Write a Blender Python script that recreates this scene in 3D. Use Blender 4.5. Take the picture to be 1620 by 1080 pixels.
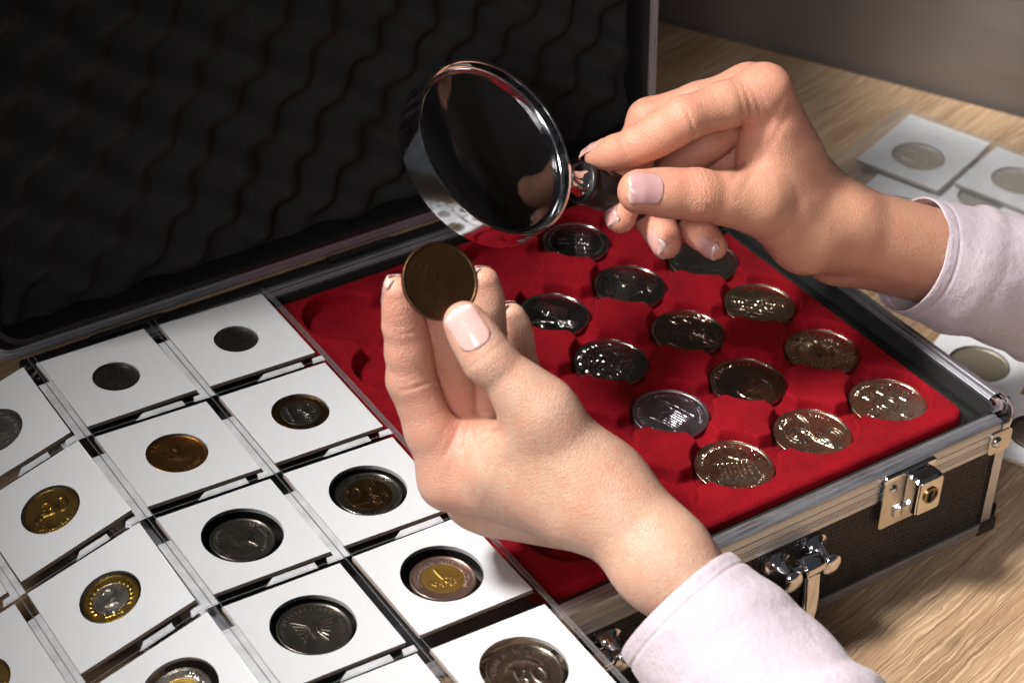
import bpy, bmesh, math, random
import numpy as np
from mathutils import Vector, Matrix

MM = 0.001
RNG = np.random.default_rng(7)
random.seed(7)
for o in list(bpy.data.objects):
    bpy.data.objects.remove(o)
SC = bpy.context.scene
COL = SC.collection

# ------------------------------------------------------------------ camera
F_PX, YAW, PITCH, ROLL = 3643.4, 0.6395, 0.6268, 0.0573
CAM = np.array([-358.4, -738.9, 655.5])          # mm, table top is z = 0
_fw = np.array([math.sin(YAW) * math.cos(PITCH), math.cos(YAW) * math.cos(PITCH), -math.sin(PITCH)])
_rt = np.array([math.cos(YAW), -math.sin(YAW), 0.0])
_up = np.cross(_rt, _fw)
RT = _rt * math.cos(ROLL) + _up * math.sin(ROLL)
UP = _up * math.cos(ROLL) - _rt * math.sin(ROLL)
FW = _fw
cd = bpy.data.cameras.new('camera')
cam = bpy.data.objects.new('camera', cd)
COL.objects.link(cam)
mw = Matrix.Identity(4)
for i in range(3):
    mw[i][0], mw[i][1], mw[i][2], mw[i][3] = RT[i], UP[i], -FW[i], CAM[i] * MM
cam.matrix_world = mw
cd.sensor_width = 36.0
cd.lens = 36.0 * F_PX / 1620.0
cd.clip_start = 0.02
cd.clip_end = 20.0
cd.dof.use_dof = True
cd.dof.focus_distance = 0.925
cd.dof.aperture_fstop = 15.0
SC.camera = cam


def P(px, py, D):
    """point seen at pixel (px, py) of the 1620x1080 photograph, D mm in front of the lens"""
    return CAM + D * (FW + RT * ((px - 810.0) / F_PX) - UP * ((py - 540.0) / F_PX))


def PZ(px, py, z):
    d = FW + RT * ((px - 810.0) / F_PX) - UP * ((py - 540.0) / F_PX)
    return CAM + d * ((z - CAM[2]) / d[2])


def V3(r, u, t):
    """direction: r right, u up, t toward the lens"""
    v = RT * r + UP * u - FW * t
    return v / np.linalg.norm(v)


# ------------------------------------------------------------------ light
w = bpy.data.worlds.new('World')
SC.world = w
w.use_nodes = True
bg = w.node_tree.nodes['Background']
bg.inputs[0].default_value = (0.85, 0.9, 1.0, 1)
bg.inputs[1].default_value = 0.05


def area(name, loc, target, size, power, color, sy=None, spread=180):
    d = bpy.data.lights.new(name, 'AREA')
    d.energy = power
    d.color = color
    d.size = size
    if sy:
        d.shape = 'RECTANGLE'
        d.size_y = sy
    d.spread = math.radians(spread)
    o = bpy.data.objects.new(name, d)
    COL.objects.link(o)
    o.location = Vector(loc) * MM
    o.rotation_euler = (Vector(target) - Vector(loc)).to_track_quat('-Z', 'Y').to_euler()
    return o


area('window_key', (-640, 130, 1330), (300, -405, 60), 0.30, 2.75, (1.0, 0.968, 0.94), None, 36)
area('soft_fill', (-640, -1020, 800), (240, -290, 60), 0.5, 0.62, (1.0, 0.96, 0.95), None, 36)
sd = bpy.data.lights.new('cards_spot', 'SPOT')          # spot added to brighten the loose cards at the far end of the table
sd.energy, sd.color, sd.spot_size, sd.spot_blend, sd.shadow_soft_size = 10.0, (1.0, 0.98, 0.96), math.radians(20), 1.0, 0.06
so = bpy.data.objects.new('cards_spot', sd)
COL.objects.link(so)
_a, _b = Vector((270.0, 170.0, 640.0)), Vector(PZ(1620, 290, 5))
so.location = _a * MM
so.rotation_euler = (_b - _a).to_track_quat('-Z', 'Y').to_euler()
# a second spot, added to put a bright patch on the wall
_la, _lb = PZ(1050, 35, 0), PZ(1620, 185, 0)
_n = np.array([-(_lb - _la)[1], (_lb - _la)[0], 0.0])
_d = FW + RT * ((1605 - 810.0) / F_PX) - UP * ((15 - 540.0) / F_PX)
_w = CAM + _d * (((_la - CAM) @ _n) / (_d @ _n))
sd2 = bpy.data.lights.new('wall_spot', 'SPOT')
sd2.energy, sd2.color, sd2.spot_size, sd2.spot_blend, sd2.shadow_soft_size = 70.0, (1.0, 0.99, 0.97), math.radians(10), 1.0, 0.05
so2 = bpy.data.objects.new('wall_spot', sd2)
COL.objects.link(so2)
_a, _b = Vector((330.0, -330.0, 760.0)), Vector(_w)
so2.location = _a * MM
so2.rotation_euler = (_b - _a).to_track_quat('-Z', 'Y').to_euler()
SC.view_settings.view_transform = 'Standard'
SC.view_settings.look = 'None'
SC.view_settings.exposure = 0.0
SC.view_settings.gamma = 1.0
SC.render.engine = 'CYCLES'
SC.render.resolution_x, SC.render.resolution_y = 1024, 682
SC.cycles.max_bounces = 10
SC.cycles.transparent_max_bounces = 16
SC.cycles.caustics_reflective = False
SC.cycles.caustics_refractive = False


# ------------------------------------------------------------------ helpers
def link(name, data, parent=None, loc=None):
    o = bpy.data.objects.new(name, data)
    COL.objects.link(o)
    if parent is not None:
        o.parent = parent
    if loc is not None:
        o.location = Vector([float(c) * MM for c in loc])
    return o


def tag(o, label=None, cat=None, group=None, kind=None):
    if label:
        o['label'] = label
    if cat:
        o['category'] = cat
    if group:
        o['group'] = group
    if kind:
        o['kind'] = kind
    return o


def thing(name, label, cat, loc=(0, 0, 0), group=None, rot=None):
    o = link(name, None, None, loc)
    o.empty_display_size = 0.01
    if rot is not None:
        o.rotation_euler = rot
    return tag(o, label, cat, group)


def meshdata(name, V, Fc, mats, smooth=True, midx=None, col=None):
    me = bpy.data.meshes.new(name)
    V = np.asarray(V, float) * MM
    me.from_pydata(V.tolist(), [], [list(map(int, f)) for f in Fc])
    if not isinstance(mats, (list, tuple)):
        mats = [mats]
    for m in mats:
        me.materials.append(m)
    if midx is not None:
        me.polygons.foreach_set('material_index', np.asarray(midx, np.int32))
    if smooth:
        me.polygons.foreach_set('use_smooth', np.ones(len(me.polygons), bool))
    if col is not None:
        a = me.color_attributes.new('col', 'FLOAT_COLOR', 'POINT')
        c = np.ones((len(V), 4), np.float32)
        c[:, :3] = col
        a.data.foreach_set('color', c.ravel())
    me.update()
    return me


def fixn(o):
    bm = bmesh.new()
    bm.from_mesh(o.data)
    bmesh.ops.recalc_face_normals(bm, faces=bm.faces)
    bm.to_mesh(o.data)
    bm.free()
    return o


def mobj(name, V, Fc, mats, parent=None, loc=None, smooth=True, **k):
    return link(name, meshdata(name, V, Fc, mats, smooth, **k), parent, loc)


def sharp(o, deg=35):
    me = o.data
    try:
        me.set_sharp_from_angle(angle=math.radians(deg))
    except Exception:
        pass
    return o


class MB:
    """collects shapes into one mesh"""

    def __init__(self):
        self.V, self.F = [], []

    def add(self, V, Fc):
        n = len(self.V)
        self.V += [tuple(v) for v in V]
        self.F += [tuple(i + n for i in f) for f in Fc]
        return self

    def loft(self, loops, closed=True, cap0=False, cap1=False):
        n = len(loops[0])
        V = [v for L in loops for v in L]
        Fc = []
        m = n if closed else n - 1
        for i in range(len(loops) - 1):
            for j in range(m):
                a, b = i * n + j, i * n + (j + 1) % n
                Fc.append((a, b, b + n, a + n))
        if cap0:
            Fc.append(tuple(range(n - 1, -1, -1)))
        if cap1:
            k = (len(loops) - 1) * n
            Fc.append(tuple(range(k, k + n)))
        return self.add(V, Fc)

    def box(self, lo, hi, bev=0.0):
        lo, hi = np.array(lo, float), np.array(hi, float)
        b = min(bev, 0.49 * (hi - lo).min())
        loops = []
        for z, o in ((lo[2], b), (lo[2] + b, 0), (hi[2] - b, 0), (hi[2], b)):
            loops.append(rrect(lo[0] + o, lo[1] + o, hi[0] - o, hi[1] - o, max(b, 1e-3) + 0.001, z, 2))
        return self.loft(loops, True, True, True)

    def lathe(self, prof, n=48, M=None, cap0=False, cap1=False):
        """prof: (radius, z) pairs turned about z; M 4x4 places it"""
        loops = []
        for r, z in prof:
            L = []
            for k in range(n):
                a = 2 * math.pi * k / n
                p = Vector((r * math.cos(a), r * math.sin(a), z))
                if M is not None:
                    p = M @ p
                L.append(tuple(p))
            loops.append(L)
        return self.loft(loops, True, cap0, cap1)

    def tube(self, pts, rad, n=12):
        pts = [Vector(p) for p in pts]
        if not hasattr(rad, '__len__'):
            rad = [rad] * len(pts)
        loops = []
        ref = None
        for i, p in enumerate(pts):
            t = (pts[min(i + 1, len(pts) - 1)] - pts[max(i - 1, 0)]).normalized()
            if ref is None:
                ref = t.orthogonal()
            ref = (ref - t * ref.dot(t)).normalized()
            b = t.cross(ref)
            loops.append([tuple(p + (ref * math.cos(2 * math.pi * k / n) + b * math.sin(2 * math.pi * k / n)) * rad[i]) for k in range(n)])
        return self.loft(loops, True, True, True)

    def build(self, name, mat, parent=None, loc=None, smooth=True, sh=35):
        o = mobj(name, self.V, self.F, mat, parent, loc, smooth)
        if smooth:
            sharp(o, sh)
        return o


def rrect(x0, y0, x1, y1, r, z, seg=6):
    L = []
    for cx, cy, a0 in ((x1 - r, y0 + r, -90), (x1 - r, y1 - r, 0), (x0 + r, y1 - r, 90), (x0 + r, y0 + r, 180)):
        for k in range(seg + 1):
            a = math.radians(a0 + 90.0 * k / seg)
            L.append((cx + r * math.cos(a), cy + r * math.sin(a), z))
    return L


def frame(origin, z, x=None):
    """4x4 with local z along z; origin in mm"""
    z = Vector(z).normalized()
    x = Vector(x) if x is not None else z.orthogonal()
    x = (x - z * x.dot(z)).normalized()
    y = z.cross(x)
    m = Matrix.Identity(4)
    for i in range(3):
        m[i][0], m[i][1], m[i][2], m[i][3] = x[i], y[i], z[i], origin[i]
    return m


def nrm0(v):
    return v / np.linalg.norm(v)


def place(o, m):
    """set an object's transform from a mm frame"""
    m = m.copy()
    for i in range(3):
        m[i][3] *= MM
    o.matrix_world = m
    return o


# ------------------------------------------------------------------ materials
class NT:
    def __init__(self, name):
        self.m = bpy.data.materials.new(name)
        self.m.use_nodes = True
        self.t = self.m.node_tree
        self.b = self.t.nodes['Principled BSDF']
        self.out = self.t.nodes['Material Output']
        self._co = None

    def n(self, kind, **kw):
        nd = self.t.nodes.new('ShaderNode' + kind)
        for k, v in kw.items():
            setattr(nd, k, v)
        return nd

    def l(self, a, b):
        self.t.links.new(a, b)

    def co(self, which='Object', scale=(1, 1, 1), rot=(0, 0, 0)):
        tc = self.n('TexCoord')
        mp = self.n('Mapping')
        mp.inputs['Scale'].default_value = scale
        mp.inputs['Rotation'].default_value = rot
        self.l(tc.outputs[which], mp.inputs[0])
        return mp.outputs[0]

    def noise(self, scale, detail=4, rough=0.55, co=None, dist=0.0):
        nd = self.n('TexNoise')
        nd.inputs['Scale'].default_value = scale
        nd.inputs['Detail'].default_value = detail
        nd.inputs['Roughness'].default_value = rough
        nd.inputs['Distortion'].default_value = dist
        self.l(co if co is not None else self.co(), nd.inputs['Vector'])
        return nd.outputs['Fac']

    def ramp(self, fac, stops):
        r = self.n('ValToRGB')
        e = r.color_ramp.elements
        while len(e) > 1:
            e.remove(e[-1])
        for i, (p, c) in enumerate(stops):
            if not hasattr(c, '__len__'):
                c = (c, c, c)
            el = e[0] if i == 0 else e.new(p)
            el.position = p
            el.color = (*c, 1)
        self.l(fac, r.inputs[0])
        return r.outputs[0]

    def mix(self, fac, a, b, mode='MIX'):
        x = self.n('Mix', data_type='RGBA', blend_type=mode)
        if isinstance(fac, (int, float)):
            x.inputs[0].default_value = fac
        else:
            self.l(fac, x.inputs[0])
        for s, v in ((6, a), (7, b)):
            if hasattr(v, '__len__'):
                x.inputs[s].default_value = (*v, 1)
            else:
                self.l(v, x.inputs[s])
        return x.outputs[2]

    def bump(self, h, strength=0.3, dist=0.001, normal=None):
        b = self.n('Bump')
        b.inputs['Strength'].default_value = strength
        b.inputs['Distance'].default_value = dist
        self.l(h, b.inputs['Height'])
        if normal is not None:
            self.l(normal, b.inputs['Normal'])
        return b.outputs[0]

    def math(self, op, a, b=None):
        x = self.n('Math', operation=op)
        for i, v in enumerate((a, b)):
            if v is None:
                continue
            if isinstance(v, (int, float)):
                x.inputs[i].default_value = v
            else:
                self.l(v, x.inputs[i])
        return x.outputs[0]

    def set(self, **kw):
        for k, v in kw.items():
            s = self.b.inputs[k.replace('_', ' ')]
            if isinstance(v, (int, float)):
                s.default_value = v
            elif hasattr(v, '__len__'):
                s.default_value = (*v, 1) if len(v) == 3 and s.type == 'RGBA' else v
            else:
                self.l(v, s)
        return self


def m_metal(name, base, rough, scratch=0.12, sscale=900, aniso=None, dark=None, bump=0.05):
    t = NT(name)
    co = t.co('Object', aniso or (1, 1, 1))
    n1 = t.noise(sscale, 5, 0.6, co)
    n2 = t.noise(60, 3, 0.6)
    r = t.ramp(n1, [(0.25, max(rough - scratch, 0.02)), (0.75, rough + scratch)])
    c = t.mix(t.ramp(n2, [(0.35, 0.0), (0.75, 1.0)]), base, dark or tuple(0.75 * x for x in base))
    t.set(Base_Color=c, Metallic=1.0, Roughness=r, Normal=t.bump(n1, bump, 0.0005))
    return t.m


def m_plain(name, base, rough, nscale=300, namp=0.12, bump=0.1, bdist=0.0005, **kw):
    t = NT(name)
    n = t.noise(nscale, 5)
    c = t.mix(n, tuple(x * (1 - namp) for x in base), tuple(min(1, x * (1 + namp)) for x in base))
    t.set(Base_Color=c, Roughness=rough, Normal=t.bump(n, bump, bdist), **kw)
    return t.m


def m_film(name, tint=(1, 1, 1), gloss=0.10, rough=0.06, milk=0.0, milkcol=(0.8, 0.82, 0.84), wob=0.15):
    """thin clear plastic: see-through with a sharp surface reflection"""
    t = NT(name)
    tr = t.n('BsdfTransparent')
    tr.inputs[0].default_value = (*tint, 1)
    gl = t.n('BsdfGlossy')
    gl.inputs['Roughness'].default_value = rough
    lw = t.n('Fresnel')
    lw.inputs[0].default_value = 1.45
    nz = t.noise(90, 3)
    bm = t.bump(nz, wob, 0.002)
    t.l(bm, gl.inputs['Normal'])
    t.l(bm, lw.inputs['Normal'])
    fac = t.math('MULTIPLY', lw.outputs[0], gloss / 0.05)
    mx = t.n('MixShader')
    t.l(fac, mx.inputs[0])
    src = tr.outputs[0]
    if milk > 0:
        df = t.n('BsdfDiffuse')
        df.inputs[0].default_value = (*milkcol, 1)
        m2 = t.n('MixShader')
        fx = t.math('MULTIPLY', t.ramp(t.noise(160, 3, 0.5, t.co('Object', (1, 1, 1))), [(0.3, 0.75), (0.7, 1.0)]), milk)
        t.l(fx, m2.inputs[0])
        t.l(src, m2.inputs[1])
        t.l(df.outputs[0], m2.inputs[2])
        src = m2.outputs[0]
    t.l(src, mx.inputs[1])
    t.l(gl.outputs[0], mx.inputs[2])
    t.l(mx.outputs[0], t.out.inputs[0])
    return t.m


def m_wood():
    t = NT('oak_laminate')
    ang = -math.atan2(37.2, 152.4)
    # grain coordinates: x along the grain
    tc = t.n('TexCoord')
    mp0 = t.n('Mapping')
    mp0.inputs['Rotation'].default_value = (0, 0, ang)
    t.l(tc.outputs['Object'], mp0.inputs[0])

    def sc(s):
        mp = t.n('Mapping')
        mp.inputs['Scale'].default_value = s
        t.l(mp0.outputs[0], mp.inputs[0])
        return mp.outputs[0]
    wn = t.noise(1.0, 3, 0.55, sc((34, 120, 1)))
    off = t.n('CombineXYZ')
    t.l(t.math('MULTIPLY', t.math('SUBTRACT', wn, 0.5), 0.0065), off.inputs[1])
    wv = t.n('VectorMath', operation='ADD')
    t.l(mp0.outputs[0], wv.inputs[0])
    t.l(off.outputs[0], wv.inputs[1])

    def sw(s):
        mp = t.n('Mapping')
        mp.inputs['Scale'].default_value = s
        t.l(wv.outputs[0], mp.inputs[0])
        return mp.outputs[0]
    fib = t.noise(1.0, 3, 0.6, sw((16, 760, 1)))
    fib2 = t.noise(1.0, 2, 0.5, sw((30, 1700, 1)))
    band = t.noise(1.0, 4, 0.55, sw((4, 36, 1)), 0.6)
    c = t.ramp(band, [(0.3, (0.27, 0.165, 0.09)), (0.5, (0.37, 0.24, 0.14)), (0.7, (0.45, 0.305, 0.185))])
    c = t.mix(t.ramp(fib, [(0.34, 0.85), (0.45, 0.0)]), c, (0.17, 0.10, 0.055))
    c = t.mix(t.ramp(fib, [(0.54, 0.0), (0.60, 0.75), (0.7, 0.3)]), c, (0.60, 0.43, 0.28))
    c = t.mix(t.ramp(fib2, [(0.36, 0.5), (0.46, 0.0)]), c, (0.20, 0.12, 0.07))
    h = t.math('ADD', fib, t.math('MULTIPLY', fib2, 0.5))
    t.set(Base_Color=c, Roughness=t.ramp(fib, [(0.3, 0.6), (0.7, 0.45)]), Normal=t.bump(h, 0.6, 0.0009))
    return t.m


def m_velvet():
    t = NT('red_velvet')
    n = t.noise(700, 4, 0.7)
    n2 = t.noise(45, 4, 0.6)
    c = t.mix(t.ramp(n2, [(0.3, 0.0), (0.7, 1.0)]), (0.105, 0.0016, 0.0045), (0.27, 0.004, 0.010))
    c = t.mix(t.ramp(t.noise(2600, 2, 0.6), [(0.42, 0.0), (0.62, 0.35)]), c, (0.40, 0.012, 0.018))
    c = t.mix(t.ramp(n, [(0.35, 0.45), (0.65, 0.0)]), c, (0.13, 0.002, 0.005))
    t.set(Base_Color=c, Roughness=0.95, Normal=t.bump(n, 0.5, 0.0006))
    t.b.inputs['Specular IOR Level'].default_value = 0.1
    t.b.inputs['Sheen Weight'].default_value = 0.45
    t.b.inputs['Sheen Roughness'].default_value = 0.28
    t.b.inputs['Sheen Tint'].default_value = (1.0, 0.05, 0.06, 1)
    return t.m


def m_skin():
    t = NT('skin')
    at = t.n('Attribute', attribute_name='col')
    n1 = t.noise(90, 5, 0.6)
    n2 = t.noise(420, 4, 0.6)
    c = t.mix(t.ramp(n1, [(0.38, 0.0), (0.7, 0.5)]), at.outputs['Color'], (0.60, 0.25, 0.17))
    c = t.mix(t.ramp(t.noise(210, 4, 0.6), [(0.42, 0.0), (0.70, 0.26)]), c, (0.55, 0.225, 0.16))
    c = t.mix(t.ramp(n2, [(0.4, 0.0), (0.75, 0.22)]), c, (0.66, 0.38, 0.27))
    n3 = t.noise(620, 3, 0.7)
    c = t.mix(t.ramp(n3, [(0.50, 0.0), (0.66, 0.35)]), c, (0.54, 0.24, 0.17))
    vo = t.n('TexVoronoi', feature='DISTANCE_TO_EDGE')
    vo.inputs['Scale'].default_value = 760
    t.l(t.co(), vo.inputs['Vector'])
    cell = t.ramp(vo.outputs['Distance'], [(0.0, 0.0), (0.22, 1.0)])
    h = t.math('ADD', t.math('MULTIPLY', cell, 0.9), t.noise(1700, 3))
    b1 = t.bump(h, 0.34, 0.00038)
    b2 = t.bump(t.noise(190, 5, 0.6), 0.13, 0.0011, b1)
    t.set(Base_Color=c, Roughness=t.ramp(n2, [(0.3, 0.38), (0.7, 0.52)]), Normal=b2)
    t.b.inputs['Subsurface Weight'].default_value = 0.22
    t.b.inputs['Subsurface Radius'].default_value = (1.0, 0.32, 0.18)
    t.b.inputs['Subsurface Scale'].default_value = 0.0028
    t.b.inputs['Specular IOR Level'].default_value = 0.42
    return t.m


def m_nail():
    t = NT('nail')
    at = t.n('Attribute', attribute_name='col')
    n = t.noise(300, 3)
    c = t.mix(t.math('MULTIPLY', n, 0.2), at.outputs['Color'], (0.75, 0.5, 0.45))
    t.set(Base_Color=c, Roughness=0.16, Normal=t.bump(t.noise(130, 2), 0.1, 0.0008))
    t.b.inputs['Coat Weight'].default_value = 0.5
    t.b.inputs['Coat Roughness'].default_value = 0.08
    t.b.inputs['Subsurface Weight'].default_value = 0.15
    t.b.inputs['Subsurface Scale'].default_value = 0.001
    return t.m


def m_cloth():
    t = NT('shirt_cotton')
    wv = t.n('TexWave', wave_type='BANDS', bands_direction='X')
    wv.inputs['Scale'].default_value = 420
    wv.inputs['Distortion'].default_value = 1.0
    wv.inputs['Detail'].default_value = 2
    t.l(t.co(), wv.inputs['Vector'])
    n = t.noise(900, 4, 0.65)
    n2 = t.noise(35, 4, 0.5)
    c = t.mix(n2, (0.46, 0.38, 0.43), (0.53, 0.455, 0.50))
    c = t.mix(t.math('MULTIPLY', n, 0.25), c, (0.60, 0.48, 0.53))
    b1 = t.bump(t.math('ADD', t.math('MULTIPLY', wv.outputs['Fac'], 0.4), n), 0.45, 0.0004)
    b2 = t.bump(t.noise(60, 5, 0.6), 0.5, 0.004, b1)
    t.set(Base_Color=c, Roughness=0.85, Normal=b2)
    t.b.inputs['Sheen Weight'].default_value = 0.15
    t.b.inputs['Subsurface Weight'].default_value = 0.08
    t.b.inputs['Subsurface Scale'].default_value = 0.002
    return t.m


def m_alu():
    t = NT('brushed_aluminium')
    n = t.noise(1.0, 4, 0.6, t.co('Object', (60, 60, 2600)))
    n2 = t.noise(40, 4)
    c = t.mix(n2, (0.57, 0.585, 0.625), (0.68, 0.69, 0.725))
    t.set(Base_Color=c, Metallic=1.0, Roughness=t.ramp(n, [(0.3, 0.36), (0.7, 0.52)]), Normal=t.bump(n, 0.12, 0.0003))
    return t.m


def m_panel():
    """black ribbed ABS sheet"""
    t = NT('black_ribbed_panel')
    a = t.n('TexWave', wave_type='BANDS', bands_direction='X')
    a.inputs['Scale'].default_value = 150
    b = t.n('TexWave', wave_type='BANDS', bands_direction='Z')
    b.inputs['Scale'].default_value = 135
    co = t.co('Object', (1, 1, 1), (0, 0, 0))
    t.l(co, a.inputs['Vector'])
    t.l(co, b.inputs['Vector'])
    h = t.math('MULTIPLY', a.outputs['Fac'], b.outputs['Fac'])
    n = t.noise(120, 4)
    c = t.mix(n, (0.010, 0.009, 0.009), (0.022, 0.019, 0.018))
    t.set(Base_Color=c, Roughness=t.ramp(n, [(0.3, 0.38), (0.7, 0.55)]), Normal=t.bump(h, 0.7, 0.0009))
    return t.m


def m_glass():
    t = NT('lens_glass')
    t.set(Base_Color=(0.97, 0.985, 0.99), Roughness=0.0)
    t.b.inputs['Transmission Weight'].default_value = 1.0
    t.b.inputs['IOR'].default_value = 1.5
    return t.m


def m_wall():
    t = NT('wall_board')
    n = t.noise(1.0, 5, 0.6, t.co('Object', (14, 14, 60)))
    c = t.mix(n, (0.085, 0.070, 0.060), (0.135, 0.113, 0.098))
    t.set(Base_Color=c, Roughness=0.5, Normal=t.bump(n, 0.12, 0.001))
    return t.m


WOOD, VELVET, SKIN, NAIL, CLOTH, ALU, PANEL = m_wood(), m_velvet(), m_skin(), m_nail(), m_cloth(), m_alu(), m_panel()
GLASS, WALL = m_glass(), m_wall()
FOAM = m_plain('black_foam', (0.021, 0.0207, 0.021), 0.95, 1400, 0.45, 0.6, 0.0008)
BLACK = m_plain('black_plastic', (0.012, 0.012, 0.012), 0.38, 300, 0.3, 0.08)
LINING = m_plain('black_lining', (0.010, 0.010, 0.010), 0.8, 800, 0.3, 0.3)
CHROME = m_metal('chrome', (0.83, 0.83, 0.85), 0.07, 0.04, 500, None, None, 0.03)
SCRATCHED = m_metal('worn_chrome', (0.80, 0.80, 0.83), 0.12, 0.09, 260, (1, 1, 0.25), None, 0.08)
BRASSY = m_metal('nickel_plate', (0.76, 0.72, 0.66), 0.24, 0.03, 300, None, None, 0.015)
RUBBER = m_plain('black_handle', (0.013, 0.012, 0.012), 0.34, 500, 0.3, 0.12)
CARD = m_plain('white_card', (0.80, 0.81, 0.82), 0.55, 200, 0.02, 0.06)
CARDEDGE = m_plain('card_edge', (0.45, 0.36, 0.30), 0.9, 900, 0.3, 0.5)
FILM = m_film('clear_film', (0.985, 0.985, 0.985), 0.03, 0.10, 0.0, (1, 1, 1), 0.07)
WINDOW = m_film('window_film', (0.93, 0.92, 0.90), 0.05, 0.05, 0.0)
MILK_GLARE = m_film('weld_glare', (0.93, 0.93, 0.93), 0.06, 0.16, 0.93, (0.84, 0.85, 0.87), 0.1)  # milky white stands in for reflections on the welds and pocket lips
EDGE = m_film('film_edge', (0.85, 0.84, 0.85), 0.12, 0.08, 0.16)
HAZY = m_film('hazy_film', (0.96, 0.96, 0.96), 0.08, 0.2, 0.12, (0.8, 0.82, 0.85), 0.2)
FILMDARK = m_film('shaded_film', (0.80, 0.78, 0.78), 0.05, 0.1, 0.0)

# ------------------------------------------------------------------ table and wall
La, Lb = PZ(1050, 35, 0), PZ(1620, 185, 0)
ldir = (Lb - La)[:2] / np.linalg.norm((Lb - La)[:2])        # back edge of the table
lnor = np.array([-ldir[1], ldir[0]])
if lnor[0] < 0:
    lnor = -lnor                                             # away from the case


def tl(s, n):
    q = La[:2] + ldir * s + lnor * n
    return (q[0], q[1])


tb = MB()
pts = [tl(-900, -1.5), tl(1500, -1.5), tl(1500, -1700), tl(-900, -1700)]
tb.loft([[(*q, -25) for q in pts], [(*q, -1.0) for q in pts], [(*(np.array(q)), 0.0) for q in pts]], True, True, True)
tag(tb.build('table', WOOD, smooth=False), kind='structure')
wb = MB()
lo = [tl(-900, 3.5), tl(1500, 3.5), tl(1500, 21), tl(-900, 21)]
wb.loft([[(*q, -25) for q in lo], [(*q, 600) for q in lo]], True, True, True)
tag(wb.build('wall', WALL, smooth=False), kind='structure')

# ------------------------------------------------------------------ the case
X0, X1, Y0, Y1, RIM = -70.0, 289.0, -240.0, 7.0, 65.0
RC = 15.0


def sweep(prof, x0=X0, x1=X1, y0=Y0, y1=Y1, r=RC, seg=10):
    """prof: (inset, z) pairs swept round the case outline"""
    loops = []
    for o, z in prof:
        loops.append(rrect(x0 + o, y0 + o, x1 - o, y1 - o, max(r - o, 0.6), z, seg))
    return loops


case = thing('coin_case', 'black ribbed coin case with aluminium rims standing open on the wooden table', 'case', (110, -116, 0))
CO = np.array([110.0, -116.0, 0.0])


def cpart(mb, name, mat, parent=None, smooth=True, sh=35):
    V = np.array(mb.V) - CO
    o = fixn(mobj(name, V, mb.F, mat, parent or case, None, smooth))
    return sharp(o, sh) if smooth else o


prof = [(1.2, 50.6), (0.0, 50.6), (0.0, 51.6)]
for zz in (53.0, 54.4, 55.8, 59.6):
    prof += [(0.0, zz), (0.45, zz + 0.12), (0.45, zz + 0.42), (0.0, zz + 0.54)]
prof += [(0.0, 63.2), (0.5, 64.3), (1.5, 64.8), (3.4, 65.0), (3.7, 64.5), (4.2, 64.5), (4.5, 65.0), (6.0, 65.0), (6.4, 64.2), (7.4, 64.2), (7.8, 63.6), (7.8, 50.6)]
cpart(MB().loft(sweep(prof)), 'rim', ALU, sh=25)
prof = [(1.2, 8.2), (0, 8.2), (0, 7.4)]
for zz in (6.6, 5.6, 4.6):
    prof += [(0.0, zz), (0.35, zz - 0.1), (0.35, zz - 0.35), (0.0, zz - 0.45)]
prof += [(0.0, 3.4), (0.6, 1.9), (2.0, 1.2), (8, 1.2)]
cpart(MB().loft(sweep(prof)), 'base_rim', ALU, sh=25)
cpart(MB().loft(sweep([(2.0, 2.4), (60, 2.4), (100, 2.4)])), 'base_panel', LINING)
# inner lining
cpart(MB().loft(sweep([(7.9, 63.9), (9.0, 63.4), (9.6, 40), (9.6, 12), (60, 12), (110, 12)])), 'lining', LINING)
# four ribbed panels
for (a, b) in (((X0 + 10, Y0), (X1 - 10, Y0)), ((X0 + 10, Y1), (X1 - 10, Y1)), ((X0, Y0 + 10), (X0, Y1 - 10)), ((X1, Y0 + 10), (X1, Y1 - 10))):
    d = 1.4
    mb = MB()
    if a[1] == b[1]:
        s = 1 if a[1] == Y0 else -1
        ys = sorted((a[1] + s * d, a[1] + s * 4))
        mb.box((a[0], ys[0], 8.0), (b[0], ys[1], 50.8), 0)
    else:
        s = 1 if a[0] == X0 else -1
        xs = sorted((a[0] + s * d, a[0] + s * 4))
        mb.box((xs[0], a[1], 8.0), (xs[1], b[1], 50.8), 0)
    cpart(mb, 'side_panel', PANEL, smooth=False)


def corner_loop(cx, cy, sx, sy, o, z, ext, seg=10, r=RC):
    """open loop round one corner of the case"""
    L = [(cx + sx * (-ext - r) , cy - sy * o, z)]
    px, py = cx - sx * r, cy - sy * r
    for k in range(seg + 1):
        a = math.pi / 2 * k / seg
        L.append((px + sx * (r - o) * math.sin(a), py + sy * (r - o) * math.cos(a), z))
    L.append((cx - sx * o, cy + sy * (-ext - r), z))
    return L


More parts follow.
